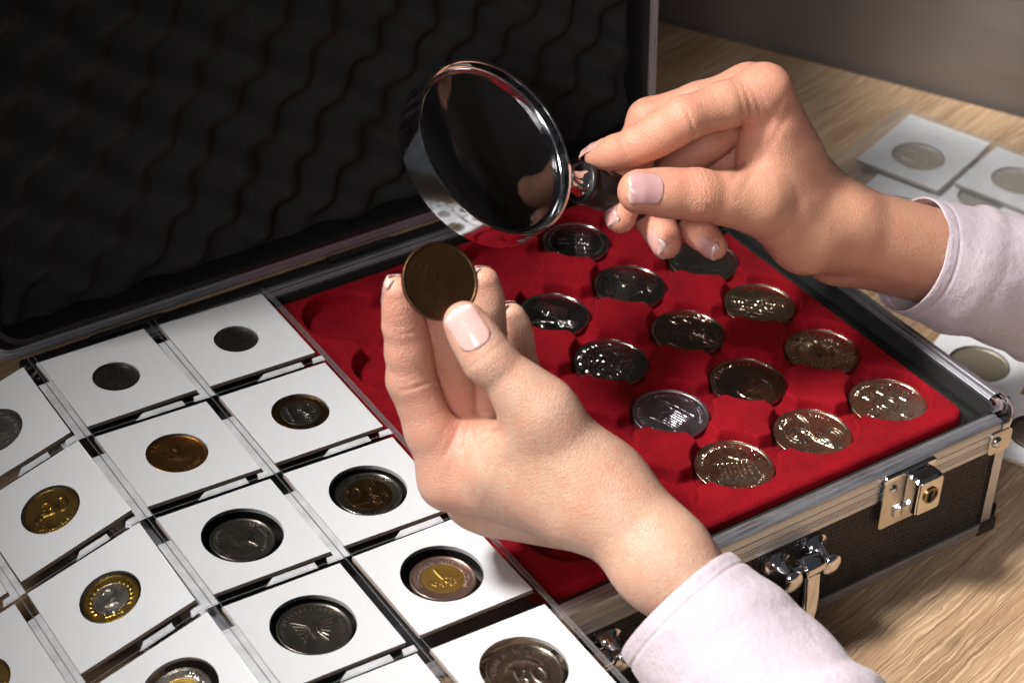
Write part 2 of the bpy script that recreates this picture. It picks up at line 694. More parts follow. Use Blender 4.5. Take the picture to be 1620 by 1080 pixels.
for cx, cy, sx, sy in ((X1, Y0, 1, -1), (X1, Y1, 1, 1), (X0, Y0, -1, -1), (X0, Y1, -1, 1)):
    mb = MB()
    a = [corner_loop(cx, cy, sx, sy, o, z, -5.5) for o, z in ((3.0, 8.0), (0.35, 8.0), (0.35, 50.8), (3.0, 50.8))]
    mb.loft(a, False)
    cpart(mb, 'corner_profile', ALU)
    mb = MB()
    pr = ((1.0, 60.0), (-0.5, 60.2), (-0.7, 62.5), (-0.3, 64.6), (1.0, 65.7), (2.6, 66.1), (3.0, 65.5), (3.7, 65.5), (4.0, 66.1), (5.6, 66.1), (7.0, 65.6), (8.3, 64.5), (8.3, 57))
    mb.loft([corner_loop(cx, cy, sx, sy, o, z, -4.0 if z > 61 else -4.0) for o, z in pr], False)
    cap = cpart(mb, 'corner_cap', CHROME, sh=50)
    # tongue on the long face with its rivet
    mb = MB()
    ya, yb = sorted((cy + sy * 0.1, cy + sy * 0.9))
    xa, xb = sorted((cx - sx * 8.5, cx - sx * 21.5))
    mb.loft([rrect(xa, 49.2, xb, 60.6, 2.6, ya, 4), rrect(xa, 49.2, xb, 60.6, 2.6, yb, 4)], True, True, True)
    mb.V = [(x, z, y) for x, y, z in mb.V]
    tong = cpart(mb, 'corner_tongue', BRASSY, cap)
    mb = MB()
    M = frame((cx - sx * 17.3, cy + sy * 0.8, 55.6), (0, sy, 0))
    mb.lathe([(2.7, 0), (2.6, 0.6), (2.0, 1.3), (1.0, 1.65), (0.05, 1.75)], 20, M, False, True)
    cpart(mb, 'rivet', CHROME, cap)
    mb = MB()
    mb.lathe([(0.1, 0.0), (7.2, 0.0), (8.0, 0.8), (8.0, 3.0), (6.5, 3.6)], 24, frame((cx - sx * 9.5, cy - sy * 9.5, 0.0), (0, 0, 1)))
    cpart(mb, 'foot', BLACK)
    # black plastic toe at the very corner
    mb = MB()
    mb.loft([corner_loop(cx, cy, sx, sy, o, z, -9) for o, z in ((3, 8.6), (-0.5, 8.4), (-0.5, 2.4), (0.6, 0.6), (4, 0.3))], False)
    cpart(mb, 'toe_cap', BLACK)


def xz_plate(x0, z0, x1, z1, r, ya, yb, seg=5):
    mb = MB()
    mb.loft([rrect(x0, z0, x1, z1, r, ya, seg), rrect(x0, z0, x1, z1, r, yb, seg)], True, True, True)
    mb.V = [(x, z, y) for x, y, z in mb.V]
    return mb


# lock: plate, box, barrel
for lx in (220.0, -1.0):
    pl = cpart(xz_plate(lx - 14, 36.5, lx + 14, 62.5, 2.2, Y0 - 1.0, Y0 - 2.1), 'lock', BRASSY)
    top = MB().box((lx - 14, Y0 - 2.4, 61.4), (lx + 14, Y0 - 0.2, 64.2), 0.5)
    cpart(top, 'lock_edge', CHROME, pl)
    mb = MB().box((lx - 2.0, Y0 - 9.5, 44), (lx + 12.0, Y0 - 2.0, 62.0), 1.0)
    cpart(mb, 'lock_box', CHROME, pl)
    cpart(xz_plate(lx - 1.2, 44.8, lx + 11.2, 61.2, 1.2, Y0 - 9.4, Y0 - 10.1), 'lock_face', BRASSY, pl)
    mb = MB().lathe([(3.9, 0), (3.9, 0.9), (3.1, 1.1), (2.9, 0.4), (0.05, 0.35)], 24, frame((lx + 5, Y0 - 9.9, 53.5), (0, -1, 0)), False, True)
    cpart(mb, 'barrel', m_metal('dark_brass%d' % lx, (0.30, 0.22, 0.12), 0.3, 0.1), pl)
    cpart(MB().box((lx + 4.4, Y0 - 11.3, 50.0), (lx + 5.6, Y0 - 10.0, 56), 0.2), 'key_slot', BLACK, pl)
    for rx, rz in ((lx - 9, 57), (lx + 12.6, 57.5)):
        cpart(MB().lathe([(2.1, 0), (2.0, 0.5), (1.2, 1.2), (0.05, 1.4)], 18, frame((rx, Y0 - 2.0, rz), (0, -1, 0)), False, True), 'rivet', CHROME, pl)
    cpart(MB().box((lx - 7, Y0 - 3.4, 41), (lx - 2.2, Y0 - 2.0, 46), 0.4), 'keeper', CHROME, pl)

# handle: two pairs of posts, pivot rods and a hanging bail of flat bar
hz = 40.0
for pa, pb in ((152.0, 172.5), (67.0, 46.5)):
    for hx in (pa, pb):
        mb = MB()
        M = frame((hx, Y0 + 1.2, hz), (0, -1, 0), (1, 0, 0))
        mb.lathe([(7.6, 0), (7.4, 1.0), (5.6, 2.0), (4.6, 4.0), (4.3, 8.0), (4.6, 10.6), (5.0, 11.6), (4.8, 12.6), (3.6, 13.4), (1.6, 13.8), (0.1, 13.9)], 28, M, False, True)
        cpart(mb, 'handle_bracket', CHROME)
xr, xl = 163.0, 56.0
cen = [(xr, Y0 - 8.5, hz + 3.0), (xr, Y0 - 9.5, hz - 6), (xr - 0.3, Y0 - 11.0, hz - 16), (xr - 2.5, Y0 - 12.5, hz - 25), (xr - 9, Y0 - 13.2, hz - 31), (xr - 20, Y0 - 13.5, hz - 33),
       (xl + 20, Y0 - 13.5, hz - 33), (xl + 9, Y0 - 13.2, hz - 31), (xl + 2.5, Y0 - 12.5, hz - 25), (xl + 0.3, Y0 - 11.0, hz - 16), (xl, Y0 - 9.5, hz - 6), (xl, Y0 - 8.5, hz + 3.0)]
cen = [tuple(np.array(cen[i]) * (1 - k / 5) + np.array(cen[i + 1]) * k / 5) for i in range(len(cen) - 1) for k in range(5)] + [cen[-1]]
for _ in range(4):
    cen = [cen[0]] + [tuple((np.array(cen[i - 1]) + 2 * np.array(cen[i]) + np.array(cen[i + 1])) / 4) for i in range(1, len(cen) - 1)] + [cen[-1]]
loops = []
for i in range(len(cen)):
    t_ = np.array(cen[min(i + 1, len(cen) - 1)]) - np.array(cen[max(i - 1, 0)])
    t_ = t_ / np.linalg.norm(t_)
    side_ = np.cross(t_, (0, 1, 0))
    side_ /= np.linalg.norm(side_)
    dep_ = np.cross(side_, t_)
    L_ = []
    for k in range(20):
        a_ = 2 * math.pi * k / 20
        ca, sa = math.cos(a_), math.sin(a_)
        L_.append(tuple(np.array(cen[i]) + side_ * 4.2 * math.copysign(abs(ca) ** 0.5, ca) + dep_ * 2.6 * math.copysign(abs(sa) ** 0.6, sa)))
    loops.append(L_)
hnd = cpart(MB().loft(loops, True, True, True), 'handle', CHROME, sh=50)
for a_, b_, hx in ((152, 172.5, xr), (46.5, 67, xl)):
    cpart(MB().lathe([(0.05, a_), (1.9, a_), (1.9, hx - 5.2), (4.2, hx - 4.8), (4.7, hx - 3.6), (4.7, hx + 3.6), (4.2, hx + 4.8), (1.9, hx + 5.2), (1.9, b_), (0.05, b_)], 22, frame((0, Y0 - 8.3, hz + 2.5), (1, 0, 0)), True, True), 'pivot', CHROME, hnd)

# ---- lid, standing open on its hinges
LY = 11.0
LTILT = math.radians(5.0)
LZ0, LZ1, LD = 66.5, 312.0, 34.0


LX0, LX1 = X0 - 6.0, X1 - 8.0


def lt(x, y, z):
    """lid lies back a little past upright"""
    c, s_ = math.cos(LTILT), math.sin(LTILT)
    dy, dz = y - LY, z - LZ0
    return (x, LY + dy * c + dz * s_, LZ0 - dy * s_ + dz * c)


def lidloop(o, y, r=RC, seg=10):
    return [lt(x, y, z) for x, z, _ in rrect(LX0 + o, LZ0 + o, LX1 - o, LZ1 - o, max(r - o, 0.8), 0, seg)]


mb = MB()
mb.loft([lidloop(o, LY + y) for o, y in ((6.0, 14.0), (5.6, 2.0), (5.2, 0.6), (4.5, 0.6), (4.2, 0.0), (3.2, 0.0), (2.9, 0.6), (2.4, 0.6), (2.1, 0.0), (1.2, 0.0), (0.4, 0.8), (0.0, 2.2), (0.0, 13), (1.2, 13.2))])
lidframe = cpart(mb, 'lid', ALU, sh=25)
mb = MB()
mb.loft([lidloop(1.2, LY + 13), lidloop(1.2, LY + LD - 8), lidloop(0, LY + LD - 8), lidloop(0, LY + LD - 1), lidloop(2, LY + LD), lidloop(60, LY + LD), lidloop(115, LY + LD)])
cpart(mb, 'lid_panel', PANEL, lidframe)
# dark edging inside the lid with rounded corners
mb = MB()
mb.loft([lidloop(o, LY + y, 24) for o, y in ((5.2, 1.0), (7.6, 1.4), (8.6, 3.0), (9.2, 16))])
cpart(mb, 'lid_edging', BLACK, lidframe)
# egg-crate foam
nx, nz = 200, 132
fx = np.linspace(LX0 + 6, LX1 - 6, nx)
fz = np.linspace(LZ0 + 6, LZ1 - 6, nz)
GX, GZ = np.meshgrid(fx, fz)
GXw = GX + 2.2 * np.sin(GZ * 0.11) + 1.5 * np.sin(GX * 0.05 + GZ * 0.03)
GZw = GZ + 2.0 * np.sin(GX * 0.09 + 1.0)
u = (GXw + 0.18 * GZw) * 2 * math.pi / 35.0
v = (GZw - 0.16 * GXw) * 2 * math.pi / 33.0
hh = np.sin(u) * np.sin(v)
edge = np.minimum(np.minimum(GX - fx[0], fx[-1] - GX), np.minimum(GZ - fz[0], fz[-1] - GZ))
hh = hh * np.clip(edge / 10.0, 0.35, 1)
FY = LY + 13.5 - 7.5 * hh + 1.0 * np.sin(GX * 0.09) * np.cos(GZ * 0.07)
FT = lt(GX, FY, GZ)
V = np.stack(FT, -1).reshape(-1, 3) - CO
Fc = [(j * nx + i, j * nx + i + 1, (j + 1) * nx + i + 1, (j + 1) * nx + i) for j in range(nz - 1) for i in range(nx - 1)]
mobj('foam', V, Fc, FOAM, lidframe)
cpart(MB().box((X0 + 10, Y1 - 0.8, 52.0), (LX1 - 8, LY + 1.6, 65.2), 0.6), 'hinge_strip', BLACK)
for k_ in range(3):
    hx = X0 + 60 + k_ * 118
    cpart(MB().lathe([(0.05, -17), (1.7, -17), (1.7, 17), (0.05, 17)], 14, frame((hx, Y1 + 2.4, RIM + 0.9), (1, 0, 0)), True, True), 'hinge', BLACK)

# ------------------------------------------------------------------ velvet tray
TX0, TX1, TY0, TY1, TTOP = 43.0, 268.5, -225.5, -5.5, 63.0
CX, CY, TP = 162.2, -197.6, 42.5
FLOOR = TTOP - 7.2
NC0 = -2
coinx = [CX + TP * i for i in range(NC0, 3)]
coiny = [CY + TP * j for j in range(0, 5)]
h = 0.7
gx = np.arange(TX0, TX1 + 1e-6, (TX1 - TX0) / round((TX1 - TX0) / h))
gy = np.arange(TY0, TY1 + 1e-6, (TY1 - TY0) / round((TY1 - TY0) / h))
GX, GY = np.meshgrid(gx, gy)
ix = np.clip(np.round((GX - CX) / TP), NC0, 2)
iy = np.clip(np.round((GY - CY) / TP), 0, 4)
dx, dy = GX - CX - ix * TP, GY - CY - iy * TP
dw = np.hypot(dx, dy) - 18.0
insx = (GX > coinx[0]) & (GX < coinx[-1])
insy = (GY > coiny[0]) & (GY < coiny[-1])
d1 = np.where(insx, np.abs(dy), np.hypot(dy, np.maximum(coinx[0] - GX, GX - coinx[-1]))) - 5.2
d2 = np.where(insy, np.abs(dx), np.hypot(dx, np.maximum(coiny[0] - GY, GY - coiny[-1]))) - 5.2
k = 0.9


def sminn(a, b, k):
    hh = np.clip(0.5 + 0.5 * (b - a) / k, 0, 1)
    return b * (1 - hh) + a * hh - k * hh * (1 - hh)


dch = np.minimum(d1, d2)
wall_ = sminn(dw, dch, k)
t = np.clip((wall_ + 0.85) / 1.7, 0, 1)
s = t * t * (3 - 2 * t)
Z = FLOOR + (TTOP - FLOOR) * s
# channel floor lies a touch above the well floor
Z = np.maximum(Z, np.where(dw > 0, FLOOR + np.clip(dw, 0, 1) * 0.7, FLOOR))
ed = np.minimum(np.minimum(GX - TX0, TX1 - GX), np.minimum(GY - TY0, TY1 - GY))
Z -= 1.8 * np.clip(1 - ed / 2.4, 0, 1) ** 2
Z += 0.10 * np.sin(GX * 0.31 + GY * 0.17) * np.sin(GY * 0.27) + RNG.normal(0, 0.035, Z.shape)
ny_, nx_ = Z.shape
# round the outer corners in plan
V = np.stack([GX, GY, Z], -1)
rc = 8.0
for sx, sy, cx, cy in ((1, 1, TX1 - rc, TY1 - rc), (1, -1, TX1 - rc, TY0 + rc), (-1, 1, TX0 + rc, TY1 - rc), (-1, -1, TX0 + rc, TY0 + rc)):
    qx, qy = (V[..., 0] - cx) * sx, (V[..., 1] - cy) * sy
    m = (qx > 0) & (qy > 0)
    big = np.maximum(qx, qy)
    rr = np.hypot(qx, qy) + 1e-9
    sc = np.where(m, big / rr, 1)
    V[..., 0] = np.where(m, cx + sx * qx * sc, V[..., 0])
    V[..., 1] = np.where(m, cy + sy * qy * sc, V[..., 1])
TO = np.array([155.7, -115.5, 50.0])
Vl = list(map(tuple, (V.reshape(-1, 3) - TO)))
Fc = [(j * nx_ + i, j * nx_ + i + 1, (j + 1) * nx_ + i + 1, (j + 1) * nx_ + i) for j in range(ny_ - 1) for i in range(nx_ - 1)]
per = [i for i in range(nx_)] + [j * nx_ + nx_ - 1 for j in range(1, ny_)] + [(ny_ - 1) * nx_ + i for i in range(nx_ - 2, -1, -1)] + [j * nx_ for j in range(ny_ - 2, 0, -1)]
n0 = len(Vl)
for i in per:
    x, y, z = Vl[i]
    Vl.append((x, y, 0.0))
for a in range(len(per)):
    b = (a + 1) % len(per)
    Fc.append((per[b], per[a], n0 + a, n0 + b))
tray = mobj('coin_tray', Vl, Fc, VELVET, None, TO)
tag(tray, 'red velvet coin tray with round wells and raised octagonal lands, inside the open case', 'tray')
# black plastic carrier under and around the velvet
mb = MB()
mb.loft([rrect(TX0 - o, TY0 - o, TX1 + o, TY1 + o, 8, z, 5) for o, z in ((-4, 46), (9.0, 46), (9.0, 57.5), (7.5, 58.6), (4.5, 58.6), (3.8, 57.2), (2.4, 57.2), (1.6, 58.6), (0.3, 58.2), (0.3, 50.2), (-50, 50.0), (-90, 50))])
mb.V = [tuple(np.array(q) - TO) for q in mb.V]
car = mobj('carrier', mb.V, mb.F, BLACK, tray)
sharp(car, 40)
# support block that carries the tray inside the case
mb = MB()
mb.box((TX0 + 2, TY0 + 2, 11.5), (TX1 - 2, TY1 - 2, 46.2), 2)
tag(mobj('tray_support', np.array(mb.V) - np.array([105, -115, 11.5]), mb.F, LINING, None, (105, -115, 11.5)), 'black block under the red velvet tray filling the case', 'block')

mb = MB()
mb.box((X0 + 11, TY0 - 2, 11.5), (TX0 - 10, TY1 + 2, 60.0), 3)  # block added to darken what shows through the page, in place of shade
tag(mobj('shade_block', np.array(mb.V) - np.array([-12, -115, 11.5]), mb.F, LINING, None, (-12, -115, 11.5)), 'added black block standing in for the shade beneath the clear coin page', 'block')

# ------------------------------------------------------------------ coins
NR, NA = 50, 220


def seg_d(X, Y, a, b):
    ax, ay = a
    bx, by = b
    vx, vy = bx - ax, by - ay
    t = np.clip(((X - ax) * vx + (Y - ay) * vy) / (vx * vx + vy * vy + 1e-12), 0, 1)
    return np.hypot(X - ax - t * vx, Y - ay - t * vy)


def strokes(X, Y, polys, wd=0.03, h=1.0):
    out = np.zeros_like(X)
    for pl in polys:
        for a, b in zip(pl[:-1], pl[1:]):
            m = (X > min(a[0], b[0]) - 3 * wd) & (X < max(a[0], b[0]) + 3 * wd) & (Y > min(a[1], b[1]) - 3 * wd) & (Y < max(a[1], b[1]) + 3 * wd)
            if m.any():
                d = seg_d(X[m], Y[m], a, b)
                out[m] = np.maximum(out[m], np.clip(1.5 - d / wd, 0, 1))
    return out * h


def dome(X, Y, cx, cy, rx, ry, h=1.0, rot=0.0):
    c, s = math.cos(rot), math.sin(rot)
    x, y = (X - cx) * c + (Y - cy) * s, -(X - cx) * s + (Y - cy) * c
    return h * np.sqrt(np.clip(1 - (x / rx) ** 2 - (y / ry) ** 2, 0, 1))


def arc(r, a0, a1, n=16, cx=0.0, cy=0.0):
    return [(cx + r * math.cos(math.radians(a0 + (a1 - a0) * k / n)), cy + r * math.sin(math.radians(a0 + (a1 - a0) * k / n))) for k in range(n + 1)]


def legend(rng, r, a0, a1, n, size=0.085):
    """worn, unreadable lettering that runs round the edge"""
    pl = []
    for k in range(n):
        if rng.random() < 0.1:
            continue
        a = math.radians(a0 + (a1 - a0) * (k + 0.5) / n)
        c, s = math.cos(a), math.sin(a)

        def q(x, y):
            rr = r + y * size
            return (rr * c - x * size * s * -1, rr * s + x * size * c * -1)
        ch = rng.integers(0, 5)
        if ch == 0:
            pl += [[q(-.35, -.5), q(-.35, .5)], [q(-.35, .5), q(.35, .5)]]
        elif ch == 1:
            pl += [[q(-.35, -.5), q(0, .5), q(.35, -.5)]]
        elif ch == 2:
            pl += [[q(-.3, -.5), q(-.3, .5)], [q(.3, -.5), q(.3, .5)], [q(-.3, 0), q(.3, 0)]]
        elif ch == 3:
            pl += [[q(0, -.5), q(0, .5)]]
        else:
            pl += [[q(.3, .4), q(-.3, .5), q(-.3, -.5), q(.3, -.4)]]
    return pl


_tc = {}


def glyph_tris(txt):
    if txt in _tc:
        return _tc[txt]
    cu = bpy.data.curves.new('t', 'FONT')
    cu.body = txt
    cu.align_x, cu.align_y = 'CENTER', 'CENTER'
    cu.resolution_u = 6
    ob = bpy.data.objects.new('t', cu)
    COL.objects.link(ob)
    bpy.context.view_layer.update()
    dg = bpy.context.evaluated_depsgraph_get()
    me = ob.evaluated_get(dg).to_mesh()
    me.calc_loop_triangles()
    vs = np.array([v.co[:2] for v in me.vertices])
    tr = np.array([t.vertices[:] for t in me.loop_triangles])
    T = vs[tr]
    ob.evaluated_get(dg).to_mesh_clear()
    bpy.data.objects.remove(ob)
    bpy.data.curves.remove(cu)
    _tc[txt] = T
    return T


def text(X, Y, txt, size, cx=0, cy=0, rot=0.0, bold=0.0):
    T = glyph_tris(txt) * size
    c, s = math.cos(rot), math.sin(rot)
    out = np.zeros_like(X)
    offs = [(0, 0), (.012, 0), (-.012, 0), (0, .012), (0, -.012)] + ([(bold, 0), (-bold, 0), (0, bold), (0, -bold)] if bold else [])
    for ox, oy in offs:
        x0, y0 = X - cx + ox, Y - cy + oy
        x, y = x0 * c + y0 * s, -x0 * s + y0 * c
        inside = np.zeros(X.shape, bool)
        lo, hi = T.min((0, 1)), T.max((0, 1))
        m = (x > lo[0]) & (x < hi[0]) & (y > lo[1]) & (y < hi[1])
        if not m.any():
            continue
        xm, ym = x[m], y[m]
        ins = np.zeros(xm.shape, bool)
        for a, b, d in T:
            e = lambda p, q: (q[0] - p[0]) * (ym - p[1]) - (q[1] - p[1]) * (xm - p[0])
            e1, e2, e3 = e(a, b), e(b, d), e(d, a)
            ins |= ((e1 >= 0) & (e2 >= 0) & (e3 >= 0)) | ((e1 <= 0) & (e2 <= 0) & (e3 <= 0))
        inside[m] = ins
        out += inside
    return np.clip(out / (2.5 if not bold else 2.0), 0, 1)


def rough(X, Y, rng, n=26, f=14):
    o = np.zeros_like(X)
    for _ in range(n):
        a = rng.normal(0, f, 2)
        o += np.sin(a[0] * X + a[1] * Y + rng.random() * 6.28)
    return o / math.sqrt(n)


def design(kind, X, Y, seed):
    rng = np.random.default_rng(seed)
    R = np.hypot(X, Y)
    A = np.arctan2(Y, X)
    H = np.zeros_like(X)

    def beads(r, n, w=0.022, h=0.6):
        a = (A * n / (2 * math.pi)) % 1.0 - 0.5
        return h * np.exp(-(((a * 2 * math.pi * r / n) / w) ** 2 + ((R - r) / w) ** 2))
    if kind == 'building':
        H += strokes(X, Y, legend(rng, 0.80, 170, 10, 26), 0.013, 0.8)
        for i in range(6):
            x = -0.35 + i * 0.12
            H += strokes(X, Y, [[(x, -0.35), (x, 0.12)]], 0.022, 0.9)
        H += strokes(X, Y, [[(-0.45, 0.16), (-0.05, 0.42), (0.35, 0.16), (-0.45, 0.16)]], 0.022, 0.9)
        H += strokes(X, Y, [[(-0.5, -0.38 - 0.06 * i), (0.42 + 0.08 * i, -0.38 - 0.06 * i)] for i in range(4)], 0.02, 0.7)
        H += dome(X, Y, 0.46, 0.02, 0.13, 0.36, 1.0) + strokes(X, Y, [[(0.30, 0.3), (0.52, 0.1), (0.62, -0.3)]], 0.03, 0.6)
        H += strokes(X, Y, legend(rng, 0.80, 200, 340, 18), 0.013, 0.7)
    elif kind == 'bands':
        H += strokes(X, Y, [arc(0.36, 0, 360, 40, 0.42, -0.18), arc(0.27, 0, 360, 32, 0.42, -0.18), arc(0.18, 0, 360, 24, 0.42, -0.18)], 0.018, 0.7)
        H += strokes(X, Y, [arc(0.30, 20, 330, 30, -0.34, 0.05), arc(0.2, 0, 300, 20, -0.34, 0.05)], 0.04, 1.0)
        H += dome(X, Y, -0.34, 0.05, 0.14, 0.1, 1.2)
        for s in (-0.05, 0.03):
            H += strokes(X, Y, [[(-0.02 + s, 0.85), (0.08 + s, 0.45), (-0.05 + s, 0.1), (0.02 + s, -0.25), (0.35 + s, -0.62), (0.6 + s, -0.7)]], 0.02, 1.0)
        H += strokes(X, Y, legend(rng, 0.80, 30, 75, 8), 0.016, 0.9) + strokes(X, Y, legend(rng, 0.80, 110, 150, 7, 0.12), 0.02, 0.9)
        H += strokes(X, Y, [[(-0.75, -0.45), (0.1, -0.5)], [(-0.7, -0.55), (0.0, -0.62)]], 0.016, 0.6)
        H += beads(0.70, 40, 0.02, 0.5) * (X < 0)
    elif kind == 'arms':
        H += strokes(X, Y, legend(rng, 0.82, 160, 20, 20), 0.013, 0.8)
        H += strokes(X, Y, [arc(0.30, 0, 360, 36, 0.0, -0.02), arc(0.17, 0, 360, 24, 0.0, -0.02)], 0.02, 0.8)
        for (cx, cy) in ((-0.45, 0.3), (0.5, 0.28), (-0.45, -0.4), (0.42, -0.42), (-0.05, 0.52)):
            H += strokes(X, Y, [[(cx - .14, cy + .13), (cx + .14, cy + .13), (cx + .14, cy - .05), (cx, cy - .18), (cx - .14, cy - .05), (cx - .14, cy + .13)]], 0.018, 0.9)
            H += 0.5 * np.clip(rough(X, Y, rng, 18, 30), 0, 1) * (np.hypot(X - cx, Y - cy) < 0.13)
        H += strokes(X, Y, [[(rng.uniform(-.6, .6), rng.uniform(-.6, .6)) for _ in range(2)] for _ in range(0)], 0.02)
        H += 0.35 * np.clip(rough(X, Y, rng, 20, 22) - 0.6, 0, 1) * (R < 0.72)
        H += strokes(X, Y, legend(rng, 0.80, 230, 310, 10), 0.014, 0.8)
    elif kind == 'cathedral':
        H += strokes(X, Y, legend(rng, 0.80, 250, -80, 46), 0.014, 1.0)
        H += strokes(X, Y, [arc(0.69, 0, 360, 60)], 0.010, 0.3)
        for i in range(7):
            x = -0.38 + i * 0.085
            H += strokes(X, Y, [[(x, -0.48), (x, -0.02)]], 0.017, 0.9)
        H += strokes(X, Y, [[(-0.45, -0.5), (0.3, -0.5)], [(-0.42, 0.02), (-0.12, 0.22), (0.2, 0.02)], [(0.22, -0.5), (0.22, 0.1), (0.30, 0.5), (0.38, 0.1), (0.38, -0.5)], [(-0.4, 0.05), (-0.46, 0.3)]], 0.026, 1.1)
        H += 0.5 * np.clip(rough(X, Y, rng, 18, 24), 0, 1) * (np.hypot((X - 0.3) * 2.2, Y - 0.05) < 0.5)
    elif kind == 'head':
        H += beads(0.86, 54, 0.020, 0.8) * ((A > 0.4) | (A < -1.7))
        H += strokes(X, Y, legend(rng, 0.78, 175, 80, 10), 0.016, 0.8)
        H += dome(X, Y, 0.15, -0.22, 0.46, 0.40, 0.5) + dome(X, Y, 0.2, -0.24, 0.26, 0.22, 0.5)
        H += strokes(X, Y, [arc(0.46, 200, 420, 26, 0.15, -0.22)], 0.016, 0.7)
    elif kind == 'sunflower':
        for ring, (r, n) in enumerate(((0.60, 40), (0.53, 36), (0.46, 32), (0.39, 26))):
            H += beads(r, n, 0.030, 1.2)
        H += 0.8 * np.clip(np.sin(A * 36) - 0.1, 0, 1) * ((R > 0.66) & (R < 0.88))
        H += dome(X, Y, 0, 0, 0.20, 0.20, 0.7) + strokes(X, Y, [arc(0.26, 0, 360, 30), arc(0.32, 0, 360, 30)], 0.016, 0.6)
        H += 0.4 * np.clip(rough(X, Y, rng, 18, 34), 0, 1) * (R < 0.22)
    elif kind == 'rough':
        H += 1.3 * np.clip(rough(X, Y, rng, 40, 26), 0, 2) * (((X + 0.1) ** 2 / 0.5 + (Y + 0.1) ** 2 / 0.45) < 1) * 0.6
        H += strokes(X, Y, legend(rng, 0.82, 200, 60, 20), 0.014, 0.8)
        H += dome(X, Y, 0.2, 0.1, 0.4, 0.5, 0.7)
    elif kind == 'lines':
        for _ in range(7):
            a = rng.uniform(-0.6, 0.6, 2)
            H += strokes(X, Y, [[tuple(a), tuple(a + np.array([0.30, -0.17]) * rng.uniform(0.5, 1.2))]], 0.016, 0.9)
        H += 0.9 * np.clip(rough(X, Y, rng, 22, 24) - 0.35, 0, 1) * (np.hypot(X - 0.42, Y + 0.2) < 0.4)
        H += strokes(X, Y, legend(rng, 0.80, 120, 40, 10, 0.11), 0.018, 1.0)
        H += dome(X, Y, -0.15, -0.1, 0.5, 0.45, 0.35)
    elif kind == 'landscape':
        for i in range(9):
            y = 0.35 - 0.11 * i
            H += strokes(X, Y, [[(x, y + 0.07 * math.sin(4 * x + i * 1.3)) for x in np.linspace(-0.75, 0.75, 14)]], 0.018, 0.6)
        H += 0.8 * np.clip(rough(X, Y, rng, 22, 20), 0, 1) * ((R < 0.75) & (Y < 0.25) & (Y > -0.4))
        H += strokes(X, Y, legend(rng, 0.82, 250, 290, 6), 0.014, 0.8)
    elif kind == 'inscription':
        for i in range(11):
            x = -0.55 + 0.075 * i
            H += strokes(X, Y, [[(x, 0.25 - 0.05 * i), (x + 0.16, 0.62 - 0.035 * i)]], 0.014, 0.6)
        for r_, (y, x0, x1) in enumerate(((-0.34, -0.35, 0.05), (-0.25, 0.12, 0.58), (-0.37, 0.12, 0.72), (-0.49, 0.2, 0.62))):
            n = int((x1 - x0) / 0.055)
            for kk in range(n):
                xx = x0 + kk * 0.055
                H += strokes(X, Y, [[(xx, y - 0.035), (xx + rng.uniform(-.02, .02), y + 0.035)], [(xx, y + rng.uniform(-.035, .035)), (xx + 0.03, y + rng.uniform(-.035, .035))]], 0.010, 0.9)
        H += dome(X, Y, -0.1, 0.15, 0.16, 0.3, 0.9, 0.5) + strokes(X, Y, [[(-0.7, -0.5), (-0.45, -0.3), (-0.3, -0.55)]], 0.05, 1.0)
    elif kind == 'map':
        m = (((X + 0.05) ** 2 / 0.45 + (Y) ** 2 / 0.4) < 1)
        H += 0.9 * (rough(X, Y, rng, 24, 9) > 0.35) * m + 0.5 * np.clip(rough(X, Y, rng, 24, 26) - 0.5, 0, 1) * m
        H += beads(0.84, 44, 0.02, 0.6) * (Y > 0.1)
        H += strokes(X, Y, [[(0.25, -0.3), (0.8, 0.0)]], 0.012, 0.6)
    elif kind == 'tower':
        H += beads(0.80, 40, 0.022, 0.8)
        for i in range(5):
            x = 0.02 + i * 0.085
            H += strokes(X, Y, [[(x, -0.7), (x, 0.62)]], 0.015, 0.6)
        for i in range(5):
            H += strokes(X, Y, [[(-0.05, -0.5 + i * 0.22), (0.46, -0.5 + i * 0.22)]], 0.013, 0.5)
        H += strokes(X, Y, [[(-0.5, 0.1), (-0.3, 0.12)], [(-0.48, -0.1), (-0.25, -0.08)]], 0.03, 0.6)
    elif kind == 'plain':
        H += dome(X, Y, 0, 0, 0.5, 0.6, 0.4) + 0.4 * np.clip(rough(X, Y, rng, 20, 16) - 0.5, 0, 1) * (R < 0.75)
        H += strokes(X, Y, legend(rng, 0.80, 200, -20, 26), 0.014, 0.5)
    elif kind == 'penny':
        H += 0.5 * dome(X, Y, -0.05, -0.05, 0.42, 0.62) + 0.3 * np.clip(rough(X, Y, rng, 20, 10), 0, 1) * (R < 0.6)
        H += strokes(X, Y, [arc(0.14, -40, 240, 14, -0.25, 0.15), arc(0.16, 150, 330, 14, -0.1, -0.35)], 0.03, 0.35)
        H += strokes(X, Y, [arc(0.10, -40, 300, 14, -0.42, 0.38)], 0.03, 0.5)
        H += strokes(X, Y, legend(rng, 0.82, 200, -10, 24), 0.016, 0.4)
    elif kind.startswith('euro'):
        num = kind[4:]
        if num == '2':
            H += text(X, Y, '2', 1.25, -0.30, 0.0, 0.0, 0.015) * 1.1
        else:
            H += text(X, Y, '1', 1.2, -0.34, 0.0, 0.0, 0.01) * 1.0
        m = np.hypot((X - 0.26) / 0.36, Y / 0.55) < 1
        H += 0.7 * (rough(X, Y, rng, 26, 12) > 0.2) * m
        for i in range(6):
            H += strokes(X, Y, [[(0.05 + 0.09 * i, -0.62 + 0.05 * abs(i - 2)), (0.05 + 0.09 * i, 0.62 - 0.05 * abs(i - 2))]], 0.010, 0.5)
        for i in range(12):
            a = math.radians(-50 + 360 * i / 12)
            H += dome(X, Y, 0.865 * math.cos(a), 0.865 * math.sin(a), 0.045, 0.045, 0.6)
